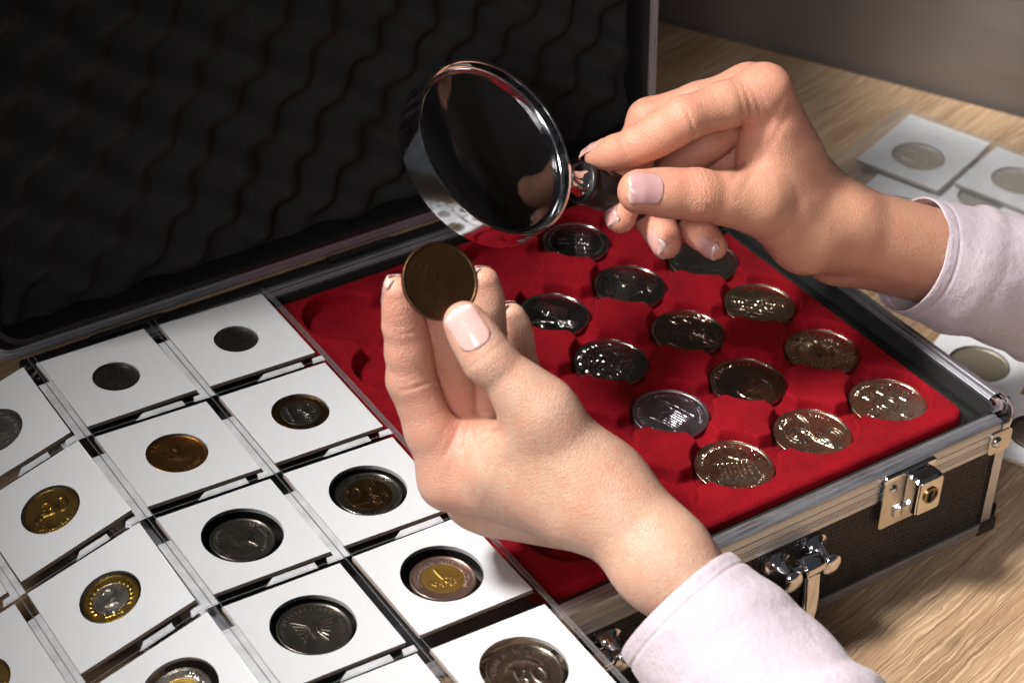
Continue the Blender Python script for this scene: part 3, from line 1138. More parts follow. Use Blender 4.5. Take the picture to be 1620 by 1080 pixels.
        H += text(X, Y, 'EURO', 0.22, 0.34, -0.12, 0.35) * 0.6
    elif kind == 'twenty':
        H += text(X, Y, '20', 0.95, 0.15, 0.12, 0.0, 0.01) * 1.0
        H += 0.6 * np.clip(rough(X, Y, rng, 24, 14) - 0.1, 0, 1) * (np.hypot(X + 0.35, Y + 0.2) < 0.4)
        H += strokes(X, Y, legend(rng, 0.80, 330, 230, 12), 0.016, 0.7)
    elif kind == 'fifty':
        H += text(X, Y, '50', 0.95, 0.10, -0.28, 0.0, 0.012) * 1.0
        H += strokes(X, Y, legend(rng, 0.76, 170, 10, 20, 0.10), 0.016, 0.7)
        for i in range(12):
            a = math.radians(20 + 12 * i)
            H += dome(X, Y, 0.45 * math.cos(a), 0.40 * math.sin(a) - 0.02, 0.10, 0.04, 0.8, a + 0.6)
        H += strokes(X, Y, [arc(0.62, 300, 420, 20), arc(0.56, 300, 420, 20)], 0.018, 0.6)
    elif kind == 'zloty':
        H += text(X, Y, '2', 1.1, 0.0, 0.06, 0.0, 0.015) * 1.2
        H += text(X, Y, 'ZŁOTE', 0.22, 0.02, -0.66, 0.0) * 0.8
        for sx in (-1, 1):
            for i in range(7):
                a = math.radians(-35 + 16 * i)
                H += dome(X, Y, sx * 0.74 * math.cos(a), 0.74 * math.sin(a), 0.10, 0.045, 0.8, sx * (a + 0.8))
    elif kind == 'egypt':
        H += strokes(X, Y, [[(-0.16, 0.42), (-0.10, 0.24), (-0.02, 0.02)]], 0.035, 1.1)
        # the word below the digit, as joined strokes
        H += strokes(X, Y, [[(0.46, -0.02), (0.36, -0.12), (0.26, -0.10), (0.22, -0.2), (0.08, -0.2), (0.02, -0.10), (-0.06, -0.22), (-0.18, -0.2), (-0.26, -0.08), (-0.36, -0.2), (-0.26, -0.28), (-0.2, -0.16)], [(0.12, 0.0), (0.28, 0.02)], [(0.36, -0.26), (0.48, -0.18)]], 0.030, 0.9)
        for (cx, cy) in ((0.02, -0.02), (0.2, -0.33), (0.28, -0.33), (-0.05, -0.33)):
            H += dome(X, Y, cx, cy, 0.035, 0.035, 0.9)
        H += strokes(X, Y, legend(rng, 0.76, 200, 20, 22, 0.13), 0.016, 0.8) + strokes(X, Y, legend(rng, 0.76, 320, 380, 9, 0.13), 0.016, 0.8)
    elif kind == 'bust':
        H += dome(X, Y, 0.0, 0.08, 0.34, 0.44, 0.8) + dome(X, Y, -0.05, -0.52, 0.5, 0.25, 0.6) + 0.3 * np.clip(rough(X, Y, rng, 20, 20), 0, 1) * (np.hypot(X, Y - 0.1) < 0.4)
        H += strokes(X, Y, legend(rng, 0.78, 235, 130, 12, 0.12), 0.018, 0.8) + strokes(X, Y, legend(rng, 0.78, 70, -50, 14, 0.12), 0.018, 0.8)
        H += strokes(X, Y, [[(0.22, -0.15), (0.35, -0.24), (0.42, -0.36)]], 0.025, 0.9)
    elif kind == 'eagle':
        H += dome(X, Y, 0, -0.05, 0.12, 0.34, 0.9)
        for sx in (-1, 1):
            for i in range(6):
                H += strokes(X, Y, [[(sx * 0.1, 0.12 - 0.05 * i), (sx * (0.55 - 0.05 * i), 0.35 - 0.16 * i)]], 0.026, 0.8)
        H += strokes(X, Y, legend(rng, 0.80, 200, -20, 22), 0.016, 0.6)
    elif kind == 'figure':
        H += dome(X, Y, -0.05, 0.0, 0.3, 0.36, 0.6) + dome(X, Y, 0.0, 0.3, 0.12, 0.14, 0.8) + dome(X, Y, 0.22, -0.2, 0.34, 0.16, 0.6)
        H += 0.3 * np.clip(rough(X, Y, rng, 20, 20), 0, 1) * (R < 0.5)
        H += strokes(X, Y, legend(rng, 0.80, 340, 280, 8, 0.12), 0.018, 0.8) + strokes(X, Y, legend(rng, 0.80, 160, 120, 5, 0.12), 0.018, 0.7)
    return H


def coin_parts(Rmm, th, kind, seed, relief=0.30, reeded=True, core=0.0, dish=0.0, NR=50, NA=220, fine=0.0):
    """returns list of (V, F): whole coin, or [ring, core]"""
    rs = np.concatenate([np.linspace(0.02, 0.90, NR - 9), [0.912, 0.925, 0.935, 0.945, 0.955, 0.965, 0.978, 0.99, 1.0]])
    th_ = np.linspace(0, 2 * math.pi, NA, endpoint=False)
    RR, AA = np.meshgrid(rs, th_, indexing='ij')
    X, Y = RR * np.cos(AA), RR * np.sin(AA)
    H = design(kind, X, Y, seed)
    if fine:
        rg = np.random.default_rng(seed + 9)
        msk = np.clip(0.35 + rough(X, Y, rg, 14, 4), 0, 1) * (RR < 0.86)
        H = H * (1 + 0.35 * rough(X, Y, rg, 20, 30)) + fine * np.clip(rough(X, Y, rg, 30, 34) - 0.55, 0, 1.2) * msk
    H = np.clip(H, -0.2, 1.6) * relief
    H *= np.clip((0.925 - RR) / 0.02, 0, 1)
    rim = np.clip((RR - 0.925) / 0.02, 0, 1)
    rim *= np.where(RR > 0.975, np.sqrt(np.clip(1 - ((RR - 0.975) / 0.025) ** 2 * 0.85, 0, 1)), 1)
    Z = th - 0.34 + H + 0.36 * rim - dish * (1 - RR ** 2)
    if core:
        Z -= 0.12 * np.exp(-((RR - core) / 0.012) ** 2)
    out = []

    def grid(i0, i1):
        V = np.stack([X[i0:i1] * Rmm, Y[i0:i1] * Rmm, Z[i0:i1]], -1).reshape(-1, 3)
        n = i1 - i0
        idx = np.arange(n * NA).reshape(n, NA)
        a, b = idx[:-1], np.roll(idx, -1, 1)[:-1]
        c, d = np.roll(idx, -1, 1)[1:], idx[1:]
        return V.tolist(), np.stack([d, c, b, a], -1)[..., ::-1].reshape(-1, 4).tolist()
    cut = int(np.searchsorted(rs, core)) if core else 0
    # ring (or whole) with edge and back
    V, Fq = grid(cut, len(rs))
    Fq = [f[::-1] for f in Fq]
    Fq = [f[::-1] for f in Fq]
    base = len(V)
    last = (len(rs) - cut - 1) * NA
    a = th_
    rd = np.where(np.arange(NA) % 2 == 0, 1.0, 0.988) if reeded else np.ones(NA)
    rows = []
    for z, f in ((th - 0.12, 1.004), (0.25, 1.004), (0.0, 0.985)):
        rr = Rmm * f * (rd if f > 1 else 1.0)
        rows.append(len(V))
        V += np.stack([rr * np.cos(a), rr * np.sin(a), np.full(NA, z)], -1).tolist()
    prev = last
    for r0 in rows:
        for k in range(NA):
            k2 = (k + 1) % NA
            Fq.append((prev + k, r0 + k, r0 + k2, prev + k2))
        prev = r0
    Fq.append(tuple(prev + k for k in range(NA - 1, -1, -1)))
    if not core:
        Fq.append(tuple(range(NA)))
        out.append((V, Fq))
    else:
        out.append((V, Fq))
        V2, F2 = grid(0, cut + 1)
        F2.append(tuple(range(NA)))
        out.append((V2, F2))
    return out


def metal(name, base, rough_, dark):
    t = NT(name)
    n = t.noise(140, 5, 0.65)
    n2 = t.noise(900, 4, 0.6)
    c = t.mix(t.ramp(n, [(0.3, 0.0), (0.7, 1.0)]), base, dark)
    t.set(Base_Color=c, Metallic=1.0, Roughness=t.ramp(n, [(0.3, max(0.04, rough_ - 0.06)), (0.7, rough_ + 0.08)]), Normal=t.bump(n2, 0.05, 0.0003))
    return t.m


CM = {
    'gold': metal('pale_gold', (0.68, 0.59, 0.44), 0.25, (0.52, 0.43, 0.30)),
    'brown': metal('toned_silver', (0.56, 0.47, 0.39), 0.19, (0.44, 0.36, 0.29)),
    'dark': metal('dark_silver', (0.54, 0.52, 0.48), 0.18, (0.40, 0.38, 0.34)),
    'silver': metal('bright_silver', (0.62, 0.60, 0.57), 0.19, (0.50, 0.48, 0.45)),
    'steel': metal('blue_grey_silver', (0.52, 0.50, 0.54), 0.34, (0.40, 0.39, 0.43)),
    'bronze': metal('aged_bronze', (0.125, 0.078, 0.036), 0.42, (0.075, 0.047, 0.024)),
    'penny': metal('dark_penny', (0.115, 0.059, 0.026), 0.42, (0.066, 0.034, 0.016)),
    'brass': metal('nordic_gold', (0.30, 0.19, 0.045), 0.30, (0.20, 0.125, 0.03)),
    'copper': metal('copper_brown', (0.42, 0.22, 0.075), 0.36, (0.27, 0.14, 0.05)),
    'grey': metal('grey_nickel', (0.34, 0.32, 0.29), 0.32, (0.22, 0.205, 0.18)),
    'nickel': metal('cupronickel', (0.40, 0.375, 0.34), 0.26, (0.30, 0.275, 0.25)),
    'rose': metal('rose_nickel', (0.62, 0.47, 0.42), 0.34, (0.50, 0.37, 0.33)),
    'pale': metal('pale_matte', (0.72, 0.68, 0.60), 0.55, (0.62, 0.57, 0.48)),  # pale matte metal of the loose coins
    'amber': metal('amber_brass', (0.60, 0.42, 0.12), 0.42, (0.48, 0.32, 0.085)),
}


def coin(name, label, kind, Rmm, th, mat, seed, M, group=None, relief=0.30, core=0.0, mat2=None, reeded=True, face_rot=0.0, hi=False):
    fn = {'head': 0.15, 'plain': 0.15, 'cathedral': 0.1}.get(kind, 0.22)
    parts = coin_parts(Rmm, th, kind, seed, relief, reeded, core, 0.0, 84 if hi else 50, 320 if hi else 220, fn if hi else 0.0)
    if not core:
        o = mobj(name, parts[0][0], parts[0][1], CM[mat])
        sharp(o, 60)
    else:
        o = link(name, None)
        o.empty_display_size = 0.01
        a = mobj('ring', parts[0][0], parts[0][1], CM[mat], o)
        b = mobj('centre', parts[1][0], parts[1][1], CM[mat2], o)
        sharp(a, 60)
    tag(o, label, 'coin', group)
    place(o, M @ Matrix.Rotation(face_rot, 4, 'Z'))
    return o


FACE = -YAW    # coins lie roughly upright to the viewer
tc = [
    ((0, 0), 'building', 'gold', 16.8, 'pale gold coin with columned building and stepped lines, front row of red tray', 0.2),
    ((1, 0), 'bands', 'gold', 16.8, 'pale gold coin with large circles and a curved band, front row of red tray', 0.35),
    ((2, 0), 'arms', 'gold', 16.9, 'pale gold coin with several small shields, in corner well of red tray', 0.1),
    ((0, 1), 'cathedral', 'steel', 16.6, 'blue-grey silver coin with church towers and lettered border in red tray', 0.9),
    ((1, 1), 'head', 'brown', 16.9, 'dark brown coin with smooth head and beaded edge in red tray', 0.0),
    ((2, 1), 'sunflower', 'gold', 16.7, 'pale gold coin with rings of dots and petals like a sunflower', 0.0),
    ((0, 2), 'rough', 'dark', 16.8, 'black-looking silver coin with coarse sparkling relief, beside thumb of coin hand', 0.0),
    ((1, 2), 'lines', 'brown', 16.8, 'dark brown coin with thin bright slanting lines in red tray', 0.0),
    ((2, 2), 'landscape', 'gold', 16.5, 'olive gold coin with wavy landscape relief near right edge of red tray', 0.0),
    ((0, 3), 'inscription', 'silver', 16.2, 'dark silver coin with rows of tiny lettering beside the raised fingers', 0.0),
    ((1, 3), 'map', 'dark', 16.8, 'dark silver coin with scattered bright flecks, below the magnifier handle', 0.3),
    ((2, 3), 'plain', 'grey', 16.6, 'dull grey coin under the fingertips that hold the magnifier', 0.0),
    ((1, 4), 'tower', 'silver', 16.0, 'dark silver coin with tall tower lines below the magnifier rim', 0.0),
]
for n_, ((i, j), kind, mt, r, lab, rot) in enumerate(tc):
    ox, oy = RNG.uniform(-0.6, 0.6, 2)
    M = Matrix.Translation((CX + TP * i + ox, CY + TP * j + oy, FLOOR - 0.05))
    coin('tray_coin', lab, kind, r, 2.7, mt, 100 + n_, M @ Matrix.Rotation(0.02, 4, 'X'), 'coins in the red tray', 0.24 if kind == 'cathedral' else 0.40, face_rot=FACE + rot, reeded=False, hi=True)

# ------------------------------------------------------------------ page of coin holders
PHI = -0.043
PU, PV = 55.66, 57.70
PZ0 = 66.6


def page(u, v, h=0.0):
    """page coordinates (mm, u right, v back) to the place: flat on the case, drooping past its left edge"""
    c, s = math.cos(PHI), math.sin(PHI)
    z = PZ0
    uu = u
    slope = 0.0
    if u < -60.0:
        d = -60.0 - u
        a = math.radians(19.0)
        R_ = 14.0                               # bend radius
        if d < R_ * a:
            th = d / R_
            uu = -60.0 - R_ * math.sin(th)
            z -= R_ * (1 - math.cos(th))
            slope = th
        else:
            e = d - R_ * a
            uu = -60.0 - R_ * math.sin(a) - e * math.cos(a)
            z -= R_ * (1 - math.cos(a)) + e * math.sin(a)
            slope = a
    p = np.array([c * uu - s * v, s * uu + c * v, z])
    nrm = np.array([-math.sin(slope) * c, -math.sin(slope) * s, math.cos(slope)])
    tu = np.array([math.cos(slope) * c, math.cos(slope) * s, math.sin(slope)])
    return p + nrm * h, tu, nrm


def pframe(u, v, h=0.0, rot=0.0):
    p, tu, nrm = page(u, v, h)
    return frame(p, nrm, tu) @ Matrix.Rotation(rot, 4, 'Z')


def holder_mesh(hole, th=1.8, side=50.0):
    n = 64
    sq, ci = [], []
    hs = side / 2
    for k in range(n):
        a = 2 * math.pi * k / n + math.pi / n * 0
        c, s = math.cos(a), math.sin(a)
        f = hs / max(abs(c), abs(s))
        sq.append((c * f, s * f))
        ci.append((c * hole, s * hole))
    mb = MB()
    L = lambda pts, z, f=1.0: [(x * f, y * f, z) for x, y in pts]
    mb.loft([L(ci, 0.0), L(sq, 0.0), L(sq, 0.9, 1.0), L(sq, 1.02, 0.994), L(sq, 1.14, 1.0), L(sq, th, 1.0), L(ci, th), L(ci, 0.0)])
    nf = n
    midx = []
    for i in range(7):
        midx += [1 if i in (1, 2, 3, 4) else (0)] * n
    return mb.V, mb.F, midx


HC = {}


def holder(u, v, hole, label, group, M, filmz=True):
    key = round(hole, 1)
    if key not in HC:
        V, Fc, mi = holder_mesh(hole)
        HC[key] = meshdata('card', V, Fc, [CARD, CARDEDGE], False, mi)
        n = 40
        HC[(key, 'f')] = meshdata('window', [(hole * 1.01 * math.cos(2 * math.pi * k / n), hole * 1.01 * math.sin(2 * math.pi * k / n), 0) for k in range(n)], [tuple(range(n))], WINDOW, False)
    o = link('coin_holder', None)
    o.empty_display_size = 0.01
    tag(o, label, 'coin holder', group)
    place(o, M)
    link('card', HC[key], o)
    f = link('window', HC[(key, 'f')], o)
    f.location = (0, 0, 1.74 * MM)
    return o


# (column, row): hole radius, coin spec
A_, B_, C_, D_ = 0, -1, -2, -3
G1 = 'coin holders in the clear page'
spec = [
    (A_, 0, 9.6, ('plain', 'grey', 9.4, 1.7, 0, None), 'small plain grey coin', 'at the back beside red velvet'),
    (A_, 1, 12.1, ('euro1', 'bronze', 11.7, 2.1, .70, 'grey'), 'one-euro coin with dark centre', 'beside the raised index finger'),
    (A_, 2, 15.6, ('euro2', 'nickel', 13.2, 2.2, .72, 'bronze'), 'two-euro coin marked 2', 'by the raised knuckles'),
    (A_, 3, 16.0, ('egypt', 'rose', 12.6, 2.2, .64, 'amber'), 'pinkish coin with amber centre', 'near the lower wrist'),
    (A_, 4, 16.4, ('fifty', 'nickel', 14.2, 2.2, 0, None), 'silvery coin marked 50', 'overhanging the case front'),
    (B_, 0, 10.0, ('plain', 'grey', 9.8, 1.7, 0, None), 'small dull grey coin', 'near the lid corner'),
    (B_, 1, 12.6, ('figure', 'copper', 12.2, 2.0, 0, None), 'copper-brown coin with worn figure', 'in the second row of the page'),
    (B_, 2, 16.0, ('bust', 'grey', 12.6, 2.1, 0, None), 'dark nickel coin with a bust', 'in the third row'),
    (B_, 3, 16.2, ('eagle', 'grey', 14.0, 2.1, 0, None), 'nearly black coin with spread wings', 'in the fourth row'),
    (B_, 4, 13.0, ('plain', 'nickel', 12.0, 2.0, 0, None), 'nickel coin', 'left of the coin marked 50'),
    (C_, 0, 12.4, ('plain', 'grey', 11.6, 1.8, 0, None), 'large dull grey coin', 'where the page droops by the lid'),
    (C_, 1, 12.3, ('twenty', 'brass', 11.7, 2.0, 0, None), 'brass coin marked 20', 'where the page droops'),
    (C_, 2, 12.3, ('zloty', 'brass', 11.4, 2.0, .62, 'nickel'), 'brass-ringed coin marked 2', 'on the drooping part of the page'),
    (C_, 3, 15.2, ('bust', 'nickel', 12.6, 2.1, .62, 'amber'), 'silver-ringed coin with amber centre', 'on the drooping part of the page'),
    (D_, 1, 12.3, ('plain', 'brass', 11.4, 2.0, 0, None), 'brass coin', 'at the page margin, one row higher'),
    (D_, 2, 11.0, ('figure', 'brass', 10.6, 2.0, .62, 'grey'), 'small two-tone brass coin', 'at the page margin'),
]
tw = {(A_, 0): 0.000, (A_, 2): -0.012, (A_, 3): 0.012, (B_, 0): 0.025, (B_, 2): 0.0, (C_, 1): 0.012, (C_, 2): -0.01}
for n_, (ci, rj, hole, cs, clab, where) in enumerate(spec):
    u, v = ci * PU + 25 + RNG.uniform(-.4, .4), -rj * PV - 25 + RNG.uniform(-.6, .6)
    M = pframe(u, v, 0.45, tw.get((ci, rj), RNG.uniform(-.008, .008)))
    holder(u, v, hole, 'white card around the %s, %s' % (clab, where), G1, M)
    kind, mt, r, th, core, m2 = cs
    gap = max(0.0, hole - r - 0.4)
    off = Matrix.Translation((-gap * 0.35 * RNG.uniform(0.6, 1), -gap * RNG.uniform(0.5, 0.9), -0.15 if gap < 1 else -0.3))
    coin('coin', '%s in white card, %s' % (clab, where), kind, r, th - (0.45 if gap < 1 else 0.35), mt, 300 + n_, M @ off, 'coins in card holders', 0.26, core, m2, True, FACE * (0.5 if kind not in ('euro1', 'euro2', 'fifty') else 0.25))

# clear page: back film, front film, welds
pg = thing('coin_page', 'clear plastic page of pockets holding white coin cards, lying over the case edge', 'page', page(-28, -115, 0)[0])
PO = page(-28, -115, 0)[0]


def page_patch(us, vs, h, wob=0.0):
    V, n = [], len(us)
    vs = sorted(vs)
    for v in vs:
        for u in us:
            hh = h + (wob * math.sin(u * 0.21 + v * 0.05) * math.sin(v * 0.13 + 1.0) if wob else 0)
            V.append(page(u, v, hh)[0] - PO)
    Fc = [(j * n + i, j * n + i + 1, (j + 1) * n + i + 1, (j + 1) * n + i) for j in range(len(vs) - 1) for i in range(n - 1)]
    return V, Fc


us = np.arange(-176, 54.6, 2.3)
vs = np.linspace(-292, 3.5, 90)
V, Fc = page_patch(us, vs, 0.1)
mobj('back_film', V, Fc, FILM, pg)
V, Fc = page_patch(us, vs, 2.6, 0.14)
mobj('front_film', V, Fc, FILM, pg)
gu = (PU - 50) / 2.0
gv = (PV - 50) / 2.0
mbe = MB()
for ci in (A_, B_, C_, D_):
    uL = ci * PU - gu
    # weld ribbons along the column gap, one for each pocket, reflection painted milky white
    for rj in range(0, 5):
        v0 = -rj * PV - 5.0 - (10 if (ci + rj) % 2 else 7)
        v1 = -(rj + 1) * PV + 1.5
        if ci == A_ and rj >= 3:
            continue                       # no glare painted there: the dark case shows through
        vv = np.linspace(v0, v1, 14)
        mbm = MB()
        for (o, wd, hgt) in ((-1.5, 1.45, 2.1), (1.35, 1.25, 2.35)):
            V, Fc = page_patch([uL + o - wd, uL + o - wd * 0.4, uL + o + wd * 0.4, uL + o + wd], vv, hgt)
            mbm.add([tuple(q) for q in V], Fc)
        mobj('weld_glare', mbm.V, mbm.F, MILK_GLARE, pg)
    # seams either side
    for o in (-0.2, 2.6):
        V, Fc = page_patch([uL + o - 0.22, uL + o, uL + o + 0.22], np.linspace(-292, 3.4, 60), 3.1)
        mbe.add([tuple(q) for q in V], Fc)
for ci in (A_, B_, C_, D_):
    for rj in range(0, 5):
        vL = -(rj + 1) * PV + gv
        if ci == A_ and rj >= 3:
            continue
        # pocket lip: a tapering white sliver standing in for film glare on the right two thirds of the gap
        u0, u1 = ci * PU + 1.0, ci * PU + 51.5
        nn = 16
        for seg0, seg1 in ((0.36, 0.80), (0.88, 1.0)) if ci != C_ else ((0.42, 0.72), (0.86, 1.0)):
            a = np.linspace(u0 + (u1 - u0) * seg0, u0 + (u1 - u0) * seg1, nn)
            rows = []
            for q, uu in enumerate(a):
                f = min(1, q / 3.0)
                rows.append((page(uu, vL - 2.6, 2.3)[0] - PO, page(uu, vL - 2.6 + 3.2 * f, 2.5)[0] - PO))
            Vv = [tuple(x) for r_ in rows for x in r_]
            mobj('lip_glare', Vv, [(2 * q, 2 * q + 2, 2 * q + 3, 2 * q + 1) for q in range(nn - 1)], MILK_GLARE, pg)
        V, Fc = page_patch(np.linspace(u0 - 3, u1 + 2, 24), [vL - 2.9, vL - 2.7, vL - 2.5], 3.1)
        mbe.add([tuple(q) for q in V], Fc)
# outer right edge: stacked film edges
for o, hgt, wd in ((51.8, 2.6, 0.5), (53.2, 2.0, 0.35), (54.4, 1.2, 0.45)):
    V, Fc = page_patch([o - wd, o, o + wd], np.linspace(-292, 3.4, 60), hgt)
    mbe.add([tuple(q) for q in V], Fc)
mobj('film_seams', mbe.V, mbe.F, EDGE, pg)

# ------------------------------------------------------------------ cards lying on the table behind
G2 = 'loose coin holders on the table'


def flat_holder(pa, pb, z, hole, mat, r, lab, core=0.0, m2=None, kind='plain'):
    """pa: pixel of the coin, pb: pixel along the card's own x axis"""
    a, b = PZ(*pa, z), PZ(*pb, z)
    M = frame(a, (0, 0, 1), (b - a))
    holder(0, 0, hole, 'white card around the ' + lab, G2, M)
    coin('coin', lab + ' in its white card', kind, r, 1.75, mat, 500 + int(pa[0]), M @ Matrix.Translation((0.4, -0.6, -0.1)), 'coins in loose card holders', 0.25, core, m2)


flat_holder((1452, 252), (1525, 280), 5.0, 14.6, 'pale', 13.8, 'pale gold coin on the table behind the hand', 0.66, 'pale', 'euro2')
flat_holder((1608, 290), (1675, 316), 4.2, 14.0, 'pale', 13.2, 'faint silver coin on the table beyond the pink sleeve')
flat_holder((1420, 335), (1493, 363), 1.2, 13.0, 'pale', 12.4, 'coin on the table half hidden by the wrist')
flat_holder((1470, 236), (1543, 263), 1.6, 12.0, 'pale', 11.0, 'coin covered by another card on the table')
flat_holder((1552, 318), (1630, 346), 1.0, 13.0, 'pale', 12.0, 'coin under the sleeve among the cards on the table')
flat_holder((1548, 580), (1640, 612), 1.0, 15.0, 'pale', 14.2, 'silver coin on the table between case and pink sleeve')
flat_holder((1640, 690), (1730, 722), 1.4, 14.0, 'pale', 12.0, 'coin on the table beside the corner of the case')
# clear sleeve lying over the loose cards
lp = thing('clear_page', 'clear plastic page covering the loose coin cards on the table', 'page', PZ(1500, 260, 0))
e1 = nrm0(PZ(1525, 280, 0) - PZ(1452, 252, 0))
e2 = np.array([-e1[1], e1[0], 0.0])
o0 = PZ(1452, 252, 0)
V = []
for b_ in np.linspace(-118, 33, 30):
    for a_ in np.linspace(-30, 150, 34):
        V.append(o0 + e1 * a_ + e2 * b_ + np.array([0, 0, 7.9 + 0.35 * math.sin(a_ * 0.16) * math.sin(b_ * 0.11)]) - PZ(1500, 260, 0))
mobj('film', V, [(j * 34 + i, j * 34 + i + 1, (j + 1) * 34 + i + 1, (j + 1) * 34 + i) for j in range(29) for i in range(33)], HAZY, lp)

# ------------------------------------------------------------------ hands: distance fields meshed as one skin
def smin(a, b, k):
    hh = np.clip(0.5 + 0.5 * (b - a) / k, 0, 1)
    return b + (a - b) * hh - k * hh * (1 - hh)


class Hand:
    def __init__(self):
        self.palm = []          # (a, b, ra, rb)
        self.fing = []          # (list of prims, k)
        self.bumps = []
        self.creases = []       # (c, t, side, w, depth, R)
        self.kp = 7.0
        self.kf = 6.0

    @staticmethod
    def cone(p, a, b, ra, rb):
        ab = b - a
        t = np.clip(((p - a) @ ab) / (ab @ ab), 0, 1)
        q = p - a - t[:, None] * ab
        return np.sqrt(np.einsum('ij,ij->i', q, q)) - (ra + (rb - ra) * t)

    def sdf(self, p):
        d = None
        for a, b, ra, rb in self.palm:
            c = self.cone(p, a, b, ra, rb)
            d = c if d is None else smin(d, c, self.kp)
        tot = d
        for prims, k, kf in self.fing:
            f = None
            for a, b, ra, rb in prims:
                c = self.cone(p, a, b, ra, rb)
                f = c if f is None else smin(f, c, k)
            tot = smin(tot, smin(d, f, kf), 0.7)
        for c, t, sd, wd, dep, R_ in self.creases:
            q = p - c
            r2 = np.einsum('ij,ij->i', q, q)
            m = r2 < (2.2 * R_) ** 2
            if not m.any():
                continue
            qm = q[m]
            along = qm @ t
            side = np.clip((qm @ sd) / R_ * 1.6 + 0.2, 0, 1)
            tot[m] += dep * np.exp(-(along / wd) ** 2) * side * np.exp(-(r2[m] / (R_ * 1.6) ** 2) ** 2)
        return tot

    def mesh(self, h=0.9):
        allp = list(self.palm) + [q for f in self.fing for q in f[0]]
        lo = np.min([np.minimum(a - ra, b - rb) for a, b, ra, rb in allp], 0) - 4
        hi = np.max([np.maximum(a + ra, b + rb) for a, b, ra, rb in allp], 0) + 4
        B = 6
        nb = np.ceil((hi - lo) / (h * B)).astype(int)
        n = nb * B + 1
        bc = np.stack(np.meshgrid(*[lo[i] + h * B * (np.arange(nb[i]) + 0.5) for i in range(3)], indexing='ij'), -1).reshape(-1, 3)
        db = self.sdf(bc)
        Fd = np.full(n, 50.0, np.float32)
        ins = db.reshape(nb) < 0
        big = np.repeat(np.repeat(np.repeat(ins, B, 0), B, 1), B, 2)
        Fd[:-1, :-1, :-1][big] = -50.0
        act = np.abs(db) < h * B * 0.5 * math.sqrt(3) * 1.15 + 1.5
        need = np.zeros(n, bool)
        ai = np.argwhere(act.reshape(nb))
        for i, j, k in ai:
            need[i * B:i * B + B + 1, j * B:j * B + B + 1, k * B:k * B + B + 1] = True
        idx = np.argwhere(need)
        val = np.empty(len(idx), np.float32)
        CH = 200000
        for s in range(0, len(idx), CH):
            val[s:s + CH] = self.sdf(lo + idx[s:s + CH] * h)
        Fd[need] = val
        S = Fd < 0
        # active cells
        c8 = [S[a:n[0] - 1 + a, b:n[1] - 1 + b, c:n[2] - 1 + c] for a in (0, 1) for b in (0, 1) for c in (0, 1)]
        any_ = c8[0].copy()
        all_ = c8[0].copy()
        for q in c8[1:]:
            any_ |= q
            all_ &= q
        cells = np.argwhere(any_ & ~all_)
        acc = np.zeros((len(cells), 3))
        cnt = np.zeros(len(cells))
        offs = np.array([(a, b, c) for a in (0, 1) for b in (0, 1) for c in (0, 1)])
        for x in range(8):
            for y in range(x + 1, 8):
                if np.abs(offs[x] - offs[y]).sum() != 1:
                    continue
                ca, cb = cells + offs[x], cells + offs[y]
                fa, fb = Fd[tuple(ca.T)], Fd[tuple(cb.T)]
                m = (fa < 0) != (fb < 0)
                t = fa[m] / (fa[m] - fb[m])
                acc[m] += ca[m] + t[:, None] * (offs[y] - offs[x])
                cnt[m] += 1
        V = lo + acc / cnt[:, None] * h
        num = np.full(n, -1, np.int64)
        num[tuple(cells.T)] = np.arange(len(cells))
        quads = []
        for ax in range(3):
            e = np.zeros(3, int)
            e[ax] = 1
            b1, b2 = [(1, 2), (2, 0), (0, 1)][ax]
            sl0 = tuple(slice(0, n[i] - 1) if i == ax else slice(1, n[i] - 1) for i in range(3))
            sl1 = tuple(slice(1, n[i]) if i == ax else slice(1, n[i] - 1) for i in range(3))
            ch = S[sl0] != S[sl1]
            pts_ = np.argwhere(ch) + np.array([0 if i == ax else 1 for i in range(3)])
            s0 = S[tuple(pts_.T)]
            u_, v_ = np.zeros(3, int), np.zeros(3, int)
            u_[b1] = 1
            v_[b2] = 1
            q = np.stack([num[tuple((pts_ - u_ - v_).T)], num[tuple((pts_ - v_).T)], num[tuple(pts_.T)], num[tuple((pts_ - u_).T)]], -1)
            q[~s0] = q[~s0][:, ::-1]
            quads.append(q)
        Q = np.concatenate(quads)
        Q = Q[(Q >= 0).all(1)]
        for _ in range(2):
            d0 = self.sdf(V)
            g = self.grad(V)
            V = V - 0.8 * d0[:, None] * g
        return V, Q

    def grad(self, p, e=0.25):
        g = np.stack([self.sdf(p + np.array(o) * e) - self.sdf(p - np.array(o) * e) for o in ((1, 0, 0), (0, 1, 0), (0, 0, 1))], -1)
        return g / (np.linalg.norm(g, axis=1, keepdims=True) + 1e-9)

    def trace(self, p, d, n=40):
        p = np.array(p, float)
        for _ in range(n):
            p = p + d * (self.sdf(p) * 0.8)[:, None]
        return p


def nrm(v):
    v = np.asarray(v, float)
    return v / np.linalg.norm(v)


def finger(H, J, R_, palmar=None, k=3.0, kf=6.0, pads=True):
    """J: joints base..tip, R_: radii at joints; phalanges narrow between joints and carry pads on the palm side"""
    prims = []
    n = len(J)
    for i in range(n - 1):
        a, b = J[i], J[i + 1]
        m = (a + b) / 2
        rm = (R_[i] + R_[i + 1]) / 2 * 0.965
        prims += [(a, m, R_[i], rm), (m, b, rm, R_[i + 1])]
        if palmar is not None and pads and i > 0:
            pm = palmar - nrm(b - a) * (palmar @ nrm(b - a))
            pm = nrm(pm)
            off = 1.6 if i < n - 2 else 1.3
            prims.append((a * 0.7 + b * 0.3 + pm * off, a * 0.3 + b * 0.7 + pm * off, rm * 0.92, rm * 0.90))
    H.fing.append((prims, k, kf))
    return prims


